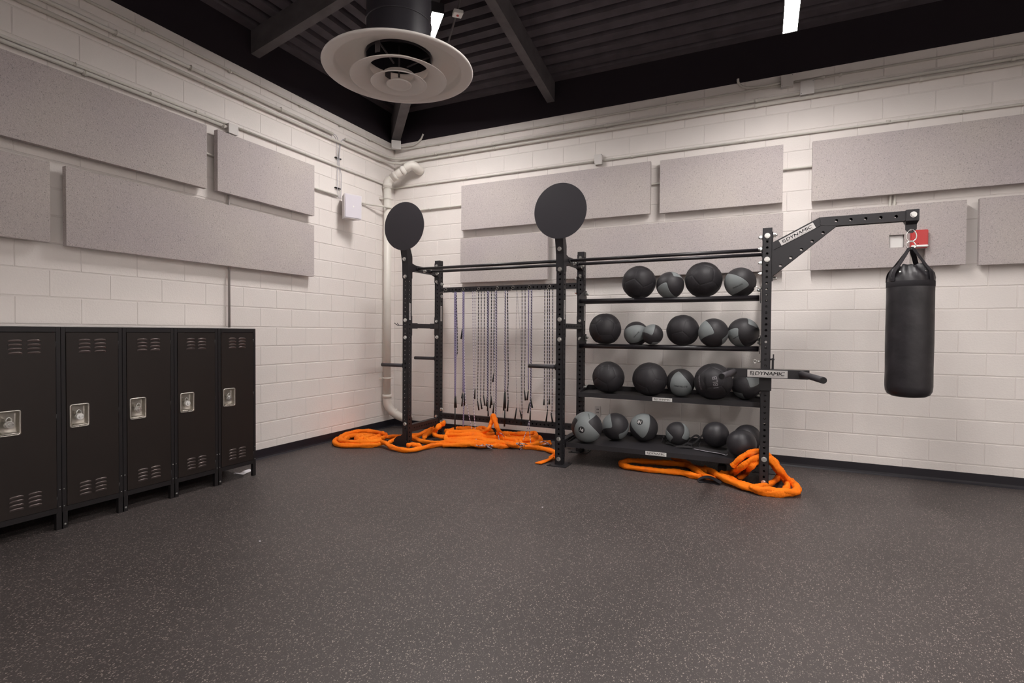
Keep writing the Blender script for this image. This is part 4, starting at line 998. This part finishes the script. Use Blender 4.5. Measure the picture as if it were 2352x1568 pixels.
for z in (.745, 1.31, 1.27): 
    put('nut', NUT, rig, (XU[1] + HW + .004, YBk - .01, z), (0, 0, PI / 2)); put('nut', NUT, rig, (XU[2] - HW - .004, YBk - .01, z), (0, 0, -PI / 2))
p = MB(); p.add([(XU[1] + .045, -.40, .76), (XU[1] + .075, -.42, .76), (XU[1] + .06, -.41, .81), (XU[1] + .06, -.38, .76)], [(0, 1, 2), (1, 3, 2), (3, 0, 2), (0, 3, 1)]); p.build('tray_gusset', M_BLACK, rig)
# side pins with rings on the right-hand front post
for z in (1.758, 1.118):
    p = MB(); p.cyl((XU[2] - HW - .03, YFr, z), (XU[2] - HW, YFr, z), .006, 8); p.tube([(XU[2] - HW - .045 + .014 * math.cos(a), YFr, z + .014 * math.sin(a)) for a in [k * PI / 6 for k in range(12)]], .003, 6, True, 1)
    p.build('pin_ring', M_ZINC, rig)
for z in (1.885, 2.10, 1.98, 2.20): put('nut', NUT, rig, (XU[2] - HW, YFr, z), (0, 0, -PI / 2))

# punch-bag arm
ap = -1.03
arm_t = .05
def aplate(y, holes):
    out = [(4.866, 2.150), (5.207, 2.331), (5.878, 2.331), (5.878, 2.258), (5.336, 2.256), (4.872, 1.865), (4.862, 1.865), (4.862, 2.150)]
    me = plate_mesh('f', out, holes, .006); v, f = verts_faces(me); bpy.data.meshes.remove(me)
    return v, f, False, basis(Vector((0, y, 0)), Vector((1, 0, 0)), Vector((0, 0, 1)), Vector((0, -1, 0)))
HL = [(5.329, 2.295), (5.430, 2.295), (5.531, 2.294), (5.632, 2.294), (5.733, 2.293), (5.235, 2.203), (5.157, 2.139), (5.080, 2.074), (5.001, 2.010), (4.924, 1.946)]
mb = MB()
mb.add(*aplate(-1.065, [(x, z, .0125) for x, z in HL])); mb.add(*aplate(-.995, [(x, z, .0125) for x, z in HL]))
def strip(p, q, y0=-1.065, y1=-.995, t=.004):
    P = Vector((p[0], 0, p[1])); Q = Vector((q[0], 0, q[1])); n = Vector((-(Q - P).z, 0, (Q - P).x)).normalized() * t
    vs = [(*v_[:1], y, v_[2]) for v_ in (P, Q, Q + n, P + n) for y in (y0, y1)]
    mb.add(vs, [(0, 1, 3, 2), (2, 3, 5, 4), (4, 5, 7, 6), (6, 7, 1, 0), (0, 2, 4, 6), (1, 7, 5, 3)])
strip((4.862, 2.144), (5.207, 2.325)); strip((5.207, 2.326), (5.878, 2.326)); strip((5.225, 2.262), (5.878, 2.262)); strip((4.87, 2.082), (5.222, 2.266))
mb.box(XU[2] + HW, XU[2] + HW + .008, -1.066, -.994, 1.82, 2.24)
arm = mb.build('bag_arm', M_BLACK, rig)
for z in (1.84, 2.215): put('nut', NUT, arm, (XU[2] + HW + .008, ap, z), (0, 0, PI / 2))
seam = MB().tube([(5.207, -1.0685, 2.331), (5.216, -1.0685, 2.30), (5.222, -1.0685, 2.266), (5.336, -1.0685, 2.258)], .002, 6, sub=3).tube([(5.222, -1.0685, 2.266), (4.87, -1.0685, 2.082)], .002, 6, sub=1)
seam.build('weld_seam', M_BLACK, arm)
ang = math.atan2(.181, .341); cdir = Vector((math.cos(ang), 0, math.sin(ang))); ndir = Vector((-math.sin(ang), 0, math.cos(ang)))
Mp = basis(Vector((5.046, -1.068, 2.203)), cdir, ndir, Vector((0, -1, 0)))
label_plate(arm, Mp, .286, .052, M_PLATE, M_INK)
br = MB(); br.box(5.795, 5.880, -1.078, -.982, 2.250, 2.338, None, .002)
br.add([(5.795, y, 2.25) for y in (-1.07, -.99)] + [(5.880, y, 2.25) for y in (-1.07, -.99)] + [(5.802, y, 2.225) for y in (-1.03, -1.02)] + [(5.872, y, 2.225) for y in (-1.03, -1.02)], [(0, 2, 6, 4), (1, 5, 7, 3), (0, 4, 5, 1), (2, 3, 7, 6)])
br.build('end_cap', M_BLACK, arm)
me = plate_mesh('f', [(5.800, 2.256), (5.874, 2.256), (5.874, 2.19), (5.850, 2.162), (5.822, 2.162), (5.800, 2.19)], [(5.836, 2.186, .007)], .008); v, f = verts_faces(me); bpy.data.meshes.remove(me)
MB().add(v, f, False, basis(Vector((0, -1.03, 0)), Vector((1, 0, 0)), Vector((0, 0, 1)), Vector((0, -1, 0)))).build('hanger_tab', M_BLACK, arm)
put('bolt', BOLT, arm, (5.842, -1.078, 2.297))

# dip station hooked onto the right-hand front post
dip = thing('dip_station', 'V-handled dip attachment clamped to the front right rig post, with a name plate', 'dip bars', (XU[2], -1.03, 1.02))
p = MB(); p.box(-.048, .048, -.062, -.040, -.15, .035, None, .003); p.box(-.048, -.041, -.04, .045, -.15, .035); p.box(.041, .048, -.04, .045, -.15, .035)
p.build('sleeve', M_BLACK, dip)
p = MB(); p.box(-.305, .325, -.122, -.062, -.036, .038, None, .003); p.box(.29, .33, -.10, -.05, -.02, .038); p.build('cross_bar', M_BLACK, dip)
label_plate(dip, basis(Vector((.014, -.122, .001)), Vector((1, 0, 0)), Vector((0, 0, 1)), Vector((0, -1, 0))), .308, .062, M_PLATE, M_INK)
for x0, x1 in ((-.245, -.315), (.265, .385)):
    a = Vector((x0, -.085, .010)); b = Vector((x1, -.60, .000))
    MB().cyl(a, b, .025, 28).build('handle', M_SLEEVE, dip)
    MB().cyl(b, b + (b - a).normalized() * .004, .0215, 24).build('handle_cap', M_INK, dip)
p = MB(); p.box(.048, .056, -.03, .02, .035, .13); p.box(.056, .066, -.03, -.02, .02, .165); p.cyl((.03, -.01, .12), (.07, -.01, .12), .007, 8); p.build('lock_pin', M_BLACK, dip)

# ------------------------------------------------------------------ punch bag
bag = thing('punch_bag', 'black punch bag hanging from the end of the rig arm', 'punch bag', (5.840, -1.03, 0))
prof = [(.0001, .868), (.06, .869), (.11, .876), (.139, .893), (.152, .92), (.156, .96), (.155, 1.1), (.157, 1.3), (.156, 1.5), (.155, 1.68), (.156, 1.755), (.152, 1.775)]
N_ = 64
bm_ = MB(); bm_.lathe(prof, n=N_); bm_.build('bag_body', M_BAG, bag)
b2 = MB(); b2.lathe([(.1560, 1.735), (.1572, 1.738), (.1572, 1.774), (.1550, 1.780)], n=N_); b2.build('hem_band', M_WEB, bag)
vs = []; pr2 = [(.155, 1.772), (.153, 1.80), (.143, 1.835), (.122, 1.868), (.098, 1.892), (.082, 1.908), (.070, 1.905), (.0001, 1.885)]
for i, (r, z) in enumerate(pr2):
    for k in range(N_):
        a = 2 * PI * k / N_; w = .010 * math.sin(a * 9 + i * .8) * math.sin(PI * min(i, 5) / 6) + .006 * math.sin(a * 5 + 1 + i)
        rr = max(.0001, r + (w if 0 < i < 7 else 0)); vs.append((rr * math.cos(a), rr * math.sin(a), z + (w * .8 if 0 < i < 7 else 0)))
bt = MB(); bt.add(vs, [(i * N_ + k, i * N_ + (k + 1) % N_, (i + 1) * N_ + (k + 1) % N_, (i + 1) * N_ + k) for i in range(len(pr2) - 1) for k in range(N_)], True)
bt.build('bag_top', M_BAG, bag)
for a in (-2.55, -.80, 1.0, 2.75):
    c, s_ = math.cos(a), math.sin(a); q = [(.158 * c, .158 * s_, 1.78), (.150 * c, .150 * s_, 1.845), (.108 * c, .108 * s_, 1.905), (.05 * c, .05 * s_, 1.99), (.012 * c, .012 * s_, 2.048)]
    MB().ribbon(q, .036, .004, (-s_, c, 0)).build('strap', M_WEB, bag)
for a in (-1.1, -2.2, .1): MB().cyl((.148 * math.cos(a), .148 * math.sin(a), 1.845), (.156 * math.cos(a), .156 * math.sin(a), 1.850), .006, 10).build('eyelet', M_ZINC, bag)
p = MB(); p.tube([(0, 0, 2.100), (-.026, 0, 2.085), (-.030, .0, 2.06), (-.012, 0, 2.040), (.012, 0, 2.040), (.032, 0, 2.058), (.014, 0, 2.092)], .0042, 8, True, 6); p.build('snap_hook', M_ZINC, bag)
p = MB(); p.tube([(-.012, 0, 2.185), (-.032, 0, 2.150), (-.030, 0, 2.115), (-.010, 0, 2.096), (.010, 0, 2.096), (.030, 0, 2.115), (.032, 0, 2.150), (.012, 0, 2.185)], .0045, 8, True, 6); p.build('shackle', M_ZINC, bag)

# ------------------------------------------------------------------ balls
def wrap_on_ball(vf, R, M, lift=.0012):
    """flat art (x right, y up) laid on the sphere at direction M*z"""
    out = []
    for a, b, c in vf[0]:
        th = math.hypot(a, b) / R
        if th < 1e-9: q = Vector((0, 0, 1))
        else: q = Vector((a / math.hypot(a, b) * math.sin(th), b / math.hypot(a, b) * math.sin(th), math.cos(th)))
        out.append(M @ (q * (R + lift)))
    return out
def subdiv_art(vf, L=.012):
    bm = bmesh.new(); vv = [bm.verts.new(v) for v in vf[0]]
    for f in vf[1]:
        try: bm.faces.new([vv[i] for i in f])
        except ValueError: pass
    bmesh.ops.triangulate(bm, faces=bm.faces[:])
    bmesh.ops.subdivide_edges(bm, edges=[e for e in bm.edges if e.calc_length() > L], cuts=2, use_grid_fill=False)
    bmesh.ops.triangulate(bm, faces=bm.faces[:])
    bm.verts.index_update(); v = [tuple(x.co) for x in bm.verts]; f = [[x.index for x in q.verts] for q in bm.faces]; bm.free()
    return v, f
def facing(dx, dy, roll, C_):
    """matrix whose z points from ball centre towards the camera, offset by (dx right, dy up) radians, then rolled"""
    z = (Vector(CAMLOC) - Vector(C_)).normalized(); x = Vector((0, 0, 1)).cross(z).normalized(); y = z.cross(x)
    z2 = (z + x * math.tan(dx) + y * math.tan(dy)).normalized(); x2 = Vector((0, 0, 1)).cross(z2).normalized(); y2 = z2.cross(x2)
    B = Matrix((x2, y2, z2)).transposed()
    return B @ Matrix.Rotation(roll, 3, 'Z')
_sph = {}
def sphere_mesh(R, m, name='shell'):
    key = (round(R, 4), m.name)
    if key not in _sph:
        bm = bmesh.new(); bmesh.ops.create_uvsphere(bm, u_segments=64, v_segments=40, radius=R)
        me = bpy.data.meshes.new(name); bm.to_mesh(me); bm.free(); me.polygons.foreach_set('use_smooth', [True] * len(me.polygons)); me.materials.append(m); _sph[key] = me
    return _sph[key]
ICO = [Vector(v).normalized() for v in [(s * 1, t_ * 1.618, 0) for s in (-1, 1) for t_ in (-1, 1)] + [(0, s * 1, t_ * 1.618) for s in (-1, 1) for t_ in (-1, 1)] + [(t_ * 1.618, 0, s * 1) for s in (-1, 1) for t_ in (-1, 1)]]
def soft_mesh(R, seed, rough=.4):
    rnd = random.Random(seed); E = Euler((rnd.uniform(0, 6), rnd.uniform(0, 6), rnd.uniform(0, 6))).to_matrix(); C12 = [E @ v for v in ICO]
    bm = bmesh.new(); bmesh.ops.create_icosphere(bm, subdivisions=6 if R > .15 else 5, radius=1)
    ph = [rnd.uniform(0, 6) for _ in range(6)]
    for v in bm.verts:
        d = v.co.normalized(); ds = sorted((d.dot(c) for c in C12), reverse=True); gap = ds[0] - ds[1]
        g = -.016 * math.exp(-(gap / .018) ** 2) + .012 * min(1, gap / .25)
        w = .006 * math.sin(4 * d.x + ph[0]) * math.sin(5 * d.y + ph[1]) + .004 * math.sin(9 * d.z + ph[2])
        flat = -.03 * max(0, -d.z - .8) / .2
        top = -.010 * max(0, d.z - .86) / .14 * (1 + math.sin(7 * math.atan2(d.y, d.x) + ph[3]))
        v.co = d * R * (1 + g + w * rough * 2 + flat + top)
    me = bpy.data.meshes.new('shell'); bm.to_mesh(me); bm.free(); me.polygons.foreach_set('use_smooth', [True] * len(me.polygons)); me.materials.append(M_SOFT); return me
ZR1, ZR2 = 1.705, 1.215
def rail_z(zr, R): return zr + math.sqrt((R + .0255) ** 2 - .07 ** 2)
def tray_z4(y): return .2145 + .012 * (y + .985) / .685
def tray_z3(y): return .6925 + (.712 - .690) * (y + .60) / .38
def ball(kind, x, y, z, R, label, grp, rot=(0, 0, 0), art=(), seed=0):
    t = thing('medicine_ball', label, 'medicine ball', (x, y, z), grp)
    if kind == 'soft': me = soft_mesh(R, seed)
    elif kind == 'slam': me = sphere_mesh(R, M_SLAM)
    else: me = sphere_mesh(R, M_BALL2)
    put('shell', me, t, (0, 0, 0), view_rot((x, y, z), *rot) if kind == 'two' else (0, 0, 0))
    for a in art:
        what, size, dx, dy, roll, m = a
        if what == 'DYNAMIC': vf = logo_vf(size, size * .13)
        elif what == 'ring':
            vs = []; fs = []; n = 28
            for k in range(n):
                c, s_ = math.cos(2 * PI * k / n), math.sin(2 * PI * k / n); vs += [(size * c, size * s_, 0), (size * .84 * c, size * .84 * s_, 0)]
            fs = [(2 * k, 2 * ((k + 1) % n), 2 * ((k + 1) % n) + 1, 2 * k + 1) for k in range(n)]; vf = (vs, fs)
        elif what == 'disc': vf = ([(0, 0, 0)] + [(size * math.cos(k * PI / 12), size * math.sin(k * PI / 12), 0) for k in range(24)], [(0, 1 + k, 1 + (k + 1) % 24) for k in range(24)])
        else: vf = text_vf(what, size, .02)
        vf = subdiv_art(vf, .02)
        pts = wrap_on_ball(vf, R, facing(dx, dy, roll, (x, y, z)), (.0012 if what != 'disc' else .0006) + (.018 * R if kind == 'soft' else 0))
        nm = 'badge' if what in ('ring', 'disc') else 'lettering'
        MB().add(pts, vf[1]).build(nm, m, t)
    return t
def view_rot(C_, lat, lon, roll):
    """euler that shows the ball's own latitude/longitude point towards the room, turned by roll degrees"""
    la, lo, ro = (math.radians(v) for v in (lat, lon, roll))
    z = (Vector(CAMLOC) - Vector(C_)).normalized(); x = Vector((0, 0, 1)).cross(z).normalized(); y = z.cross(x)
    a = Vector((math.cos(la) * math.cos(lo), math.cos(la) * math.sin(lo), math.sin(la)))
    u = Vector((0, 0, 1)); u = (u - a * u.dot(a)).normalized(); r = u.cross(a)
    u2 = u * math.cos(ro) + r * math.sin(ro); r2 = u2.cross(a)
    return (Matrix((x, y, z)).transposed() @ Matrix((r2, u2, a))).to_euler()
G1, G2, G3, G4 = 'medicine balls on the top rails', 'medicine balls on the second rails', 'medicine balls on the middle tray', 'medicine balls on the bottom tray'
SB = 'soft'
ball(SB, 3.602, -.505, rail_z(ZR1, .174) + .003, .174, 'black soft ball at the left end of the top rails', G1, seed=11)
ball('two', 3.925, -.520, rail_z(ZR1, .139), .139, 'small two-tone ball with a pale wedge, between the big black balls of the top rails', G1, (-62, 67, 180))
ball(SB, 4.247, -.490, rail_z(ZR1, .178) + .003, .178, 'largest black soft ball on the top rails', G1, seed=5)
ball('two', 4.588, -.505, rail_z(ZR1, .146), .146, 'grey and charcoal ball at the right end of the top rails, lettering upside down', G1, (-35, 112, 72), [('DYNAMIC', .10, -.18, -.25, PI + .42, M_INK)])
ball(SB, 3.241, -.505, rail_z(ZR2, .171) + .003, .171, 'black soft ball at the left end of the second rails', G2, seed=23)
ball('two', 3.565, -.440, rail_z(ZR2, .130), .130, 'grey ball with a dark cap on the second rails, partly behind a smaller ball', G2, (8, 90, 90), [('DYNAMIC', .085, .0, -.1, PI + .85, M_INK)])
ball('two', 3.767, -.590, ZR2 + .131, .106, 'smallest two-tone ball on the second rails', G2, (-66, 122, 0))
ball(SB, 4.052, -.490, rail_z(ZR2, .160) + .003, .160, 'black soft ball in the middle of the second rails', G2, seed=31)
ball('two', 4.352, -.550, rail_z(ZR2, .143), .143, 'two-tone ball overlapping the black ball on the second rails', G2, (-66, 112, 55))
ball('two', 4.622, -.505, rail_z(ZR2, .1445), .1445, 'two-tone ball at the right end of the second rails, against the post', G2, (-62, 50, 180), [('DYNAMIC', .085, -.45, -.32, PI + .5, M_INK)])
ball(SB, 3.270, -.455, tray_z3(-.455) + .170, .173, 'black soft ball with grey print at the left of the middle tray', G3, seed=44, art=[('10LB', .045, -.30, .62, PI / 2, M_INK), ('DYNAMIC', .075, .02, .68, PI / 2, M_GREYTXT)])
ball(SB, 3.722, -.480, tray_z3(-.48) + .174, .177, 'plain black soft ball second from the left on the middle tray', G3, seed=52)
ball('two', 4.027, -.420, tray_z3(-.42) + .1445, .1445, 'grey ball with upside-down lettering in the middle of the middle tray', G3, (-18, 90, 180), [('DYNAMIC', .135, .0, -.28, PI - .05, M_INK)])
ball(SB, 4.354, -.520, tray_z3(-.52) + .182, .182, 'big black ball marked 18LB on the middle tray, behind the dip handle', G3, seed=61, art=[('18LB', .062, .12, -.05, PI / 2 + .15, M_GREYTXT), ('DYNAMIC', .16, -.42, .05, PI / 2 + .15, M_INK), ('DYNAMIC', .15, -.75, -.05, PI / 2 + .2, M_GREYTXT)])
ball('two', 4.652, -.370, tray_z3(-.37) + .139, .139, 'two-tone ball at the right end of the middle tray, under the dip bar', G3, (-68, 67, 0))
ball('two', 3.150, -.840, tray_z4(-.840) + .160, .160, 'large grey ball numbered 16 at the left end of the bottom tray', G4, (62, 112, 35), [('disc', .034, -.36, -.20, 0, M_INK), ('16', .046, -.36, -.20, -.35, M_WHITE), ('DYNAMIC', .08, .18, .80, PI / 2, M_INK)])
ball('two', 3.390, -.600, tray_z4(-.600) + .143, .143, 'two-tone ball second from the left on the bottom tray', G4, (-70, 157, 0))
ball('two', 3.675, -.530, tray_z4(-.530) + .146, .146, 'grey ball numbered 10 in a black circle, third from the left on the bottom tray', G4, (-20, 112, -5), [('disc', .032, -.30, .38, 0, M_INK), ('10', .044, -.30, .38, PI - .1, M_WHITE)])
ball('two', 4.022, -.560, tray_z4(-.560) + .1175, .1175, 'small two-tone ball among black straps on the bottom tray', G4, (-68, 22, 0))
ball('slam', 4.392, -.620, .247 + .124, .124, 'shiny black slam ball standing on the flat pouch', G4)
ball('slam', 4.632, -.850, tray_z4(-.850) + .130, .130, 'front black slam ball at the right end of the bottom tray', G4)
ball('slam', 4.672, -.520, tray_z4(-.520) + .126, .126, 'black slam ball half hidden behind another at the right end of the bottom tray', G4)
# ------------------------------------------------------------------ odds and ends on the bottom tray
t = thing('glove_straps', 'crumpled black straps lying round the small two-tone ball on the bottom tray', 'strap', (0, 0, 0))
z = .222
for i, q in enumerate(([(3.90, -.52, z), (3.96, -.60, z + .02), (4.04, -.62, z + .005), (4.12, -.60, z + .03), (4.17, -.56, z + .01)],
          [(4.10, -.52, z + .01), (4.15, -.50, z + .07), (4.20, -.49, z + .10), (4.24, -.50, z + .06), (4.22, -.54, z)],
          [(4.14, -.56, z), (4.20, -.55, z + .05), (4.26, -.52, z + .11), (4.28, -.50, z + .12)],
          [(3.86, -.50, z), (3.87, -.48, z + .05), (3.89, -.46, z + .02)], [(4.02, -.66, z), (4.10, -.68, z + .012), (4.18, -.66, z + .008)])):
    MB().ribbon(q, .045, .006, (0, 1, .2)).build('strap', M_CLOTH, t)
t = thing('flat_pouch', 'flat black cloth pouch with a pale zip under the shiny slam ball', 'pouch', (0, 0, 0))
vs = [(4.20, -.70, .222), (4.50, -.84, .223), (4.52, -.50, .223), (4.30, -.44, .226), (4.24, -.66, .245), (4.42, -.74, .240), (4.46, -.56, .238), (4.33, -.52, .240)]
MB().add(vs, [(0, 1, 5, 4), (1, 2, 6, 5), (2, 3, 7, 6), (3, 0, 4, 7), (4, 5, 6, 7), (3, 2, 1, 0)]).build('cloth', M_CLOTH, t)
MB().tube([(4.20, -.702, .226), (4.34, -.775, .228), (4.44, -.82, .232), (4.50, -.842, .226), (4.51, -.80, .230)], .003, 6, sub=4).build('zip', M_CABLE, t)

# ------------------------------------------------------------------ orange battle ropes
def rope(name, key, r, label, cat='rope', sub=9, sq=.88):
    t = thing('battle_rope', label, cat, (0, 0, 0), 'orange sleeved battle ropes on the floor')
    for j, pts in enumerate(DATA['ropes'][key]):
        P = [Vector(p) for p in pts]
        for p in P:
            p.z = max(p.z, r * .92); p.y = min(p.y, -r - .03); p.x = max(p.x, r + .03)
        rnd = random.Random(j * 7 + len(key)); f1, f2, f3 = rnd.uniform(.7, 1.1), rnd.uniform(1.6, 2.3), rnd.uniform(.16, .26)
        wob = lambda i, p: 1 + .10 * math.sin(i * f1 * .5 + j) + .06 * math.sin(i * f2 + j * 2)
        tw = rnd.uniform(.10, .2) * rnd.choice((-1, 1))
        def cr(i, k, t, tw=tw, f3=f3, j=j):
            c = math.cos(2 * t + i * tw + j) * .09 + math.cos(3 * t - i * tw * 1.7) * .07
            return 1 + c - .10 * max(0, math.sin(5 * t + i * tw * 2)) ** 3 + .05 * math.sin(i * 2.9 + 3 * t)
        nn = (len(P) - 1) * (sub + 3)
        w2 = lambda i, p: wob(i, p) * min(1., .35 + .22 * min(i, nn - i))
        MB().tube(P, r, 20, sub=sub + 3, wob=w2, flat=sq, crumple=cr).build('strand', M_ROPE, t)
    return t
def offset(pts, d, k=1.):
    c = [sum(p[i] for p in pts) / len(pts) for i in (0, 1)]
    return [[c[0] + (p[0] - c[0]) * k + d[0], c[1] + (p[1] - c[1]) * k + d[1], p[2] + d[2]] for p in pts]
RP = DATA['ropes']
RP['left'] += [offset(RP['left'][0], (.03, .0, .035), .86), offset(RP['left'][0], (.02, -.01, .0), .70), offset(RP['left'][5], (.02, .06, .02))]
H_ = RP['heap']
def snake(i, *ds):
    out = list(H_[i])
    for k, d in enumerate(ds): q = offset(H_[i], d, 1. - .05 * (k + 1)); out += (q[::-1] if k % 2 == 0 else q)
    return out
RP['heap'] = [H_[0] + offset(H_[1], (.02, .02, .0))[::-1], snake(2, (.04, .06, .012)), snake(3, (.0, .06, .03), (.06, -.05, -.02)), snake(4, (-.03, .06, .03), (.04, -.05, .0)), snake(5, (-.02, -.06, -.02)), snake(7, (-.06, .04, .04)), H_[6] + H_[8][::-1]]
RP['draped'][0] = [[1.50, -.33, .04], [1.56, -.42, .05]] + RP['draped'][0][1:]
rope('battle_rope', 'left', .029, 'orange rope coiled on the floor at the far left post of the rig')
rope('battle_rope', 'heap', .031, 'orange rope strands heaped on the floor under the skipping ropes')
dr = rope('battle_rope', 'draped', .028, 'orange rope looped up over the low beam, its flat tail by the middle post')
MB().ribbon(DATA['ropes']['flat_end'][0], .075, .010, (0, 1, 0)).build('flat_tail', M_ROPE, dr)
rr_ = rope('battle_rope', 'right', .030, 'orange rope looped over the brace at the right post and trailing under the bottom tray')
for q in DATA['ropes']['strap_right']: MB().ribbon(q, .045, .006, (0, 1, .3)).build('handle_strap', M_WEB, rr_)
o = MB().box(4.425, 4.50, -.80, -.72, 0, .115, None, .008).build('handle_sleeve', M_WEB, rr_)

# ------------------------------------------------------------------ skipping ropes on the beam hooks
for i, x in enumerate((1.125, 1.387, 1.606, 1.864, 2.077, 2.291, 2.544)):
    h = MB(); h.tube([(x + .016 * math.cos(a), -.40, 1.899 + .016 * math.sin(a)) for a in [k * PI / 7 for k in range(14)]], .002, 6, True, 1)
    h.tube([(x, -.398, 1.86), (x, -.44, 1.858), (x, -.455, 1.872)], .003, 6, sub=3); h.tube([(x - .10, -.402, 1.859), (x + .12, -.432, 1.857)], .0025, 6, sub=1)
    h.build('rope_hook', M_STEEL, rig)
JL = dict(a='thick lavender plaited rope bundle, first from the left on the beam', b='second thick lavender plaited bundle, with a short handle tied high up', c='pale thinly dashed skipping rope right of the two lavender bundles',
 d='black beaded skipping rope with paired handles, left of centre', e='black beaded skipping rope with three handles, just left of the dark bundle', f='dark doubled rope bundle hanging left of the orange loop',
 g='long dark skipping rope hanging to the floor through the orange loop', h='thick dark pair of ropes hanging right of the orange loop', i='very thin wire speed rope with handles at the low beam',
 j='black beaded skipping rope left of the striped bundle at the middle post', k='striped thick rope bundle whose tails spread out onto the floor', l='outer beaded rope by the middle post, its two handles hanging at equal height', m='inner beaded rope by the middle post, its handles reaching the low beam')
for k in 'abcdefghijklm':
    t = thing('skipping_rope', JL[k], 'skipping rope', (0, 0, 0), 'skipping ropes on the rig beam')
    for j, (r, st, pts) in enumerate(DATA['jump'][k]):
        MB().tube(pts, r, 8, sub=5).build('cord', CORD[st], t)
    for q in DATA['jump'][k + '_h']:
        n = len(q); a, b = Vector(q[0]), Vector(q[-1])
        h = MB(); h.cyl(a, b, .0075, 10, .0105); h.cyl(a - (b - a).normalized() * .015, a, .003, 8); h.build('handle', M_HAND, t)
for key, lb in (('tangleA', 'tangled white and dark cords on the front edge of the orange heap'), ('tangleB', 'tangled cord ends on the orange rope left of the middle post'), ('tangleC', 'loose cords trailing over the right side of the orange heap')):
    t = thing('tangled_cord', lb, 'cord', (0, 0, 0))
    for q in DATA['ropes'][key]: MB().tube(q, .0045, 6, sub=6).build('cord', CORD_T, t)
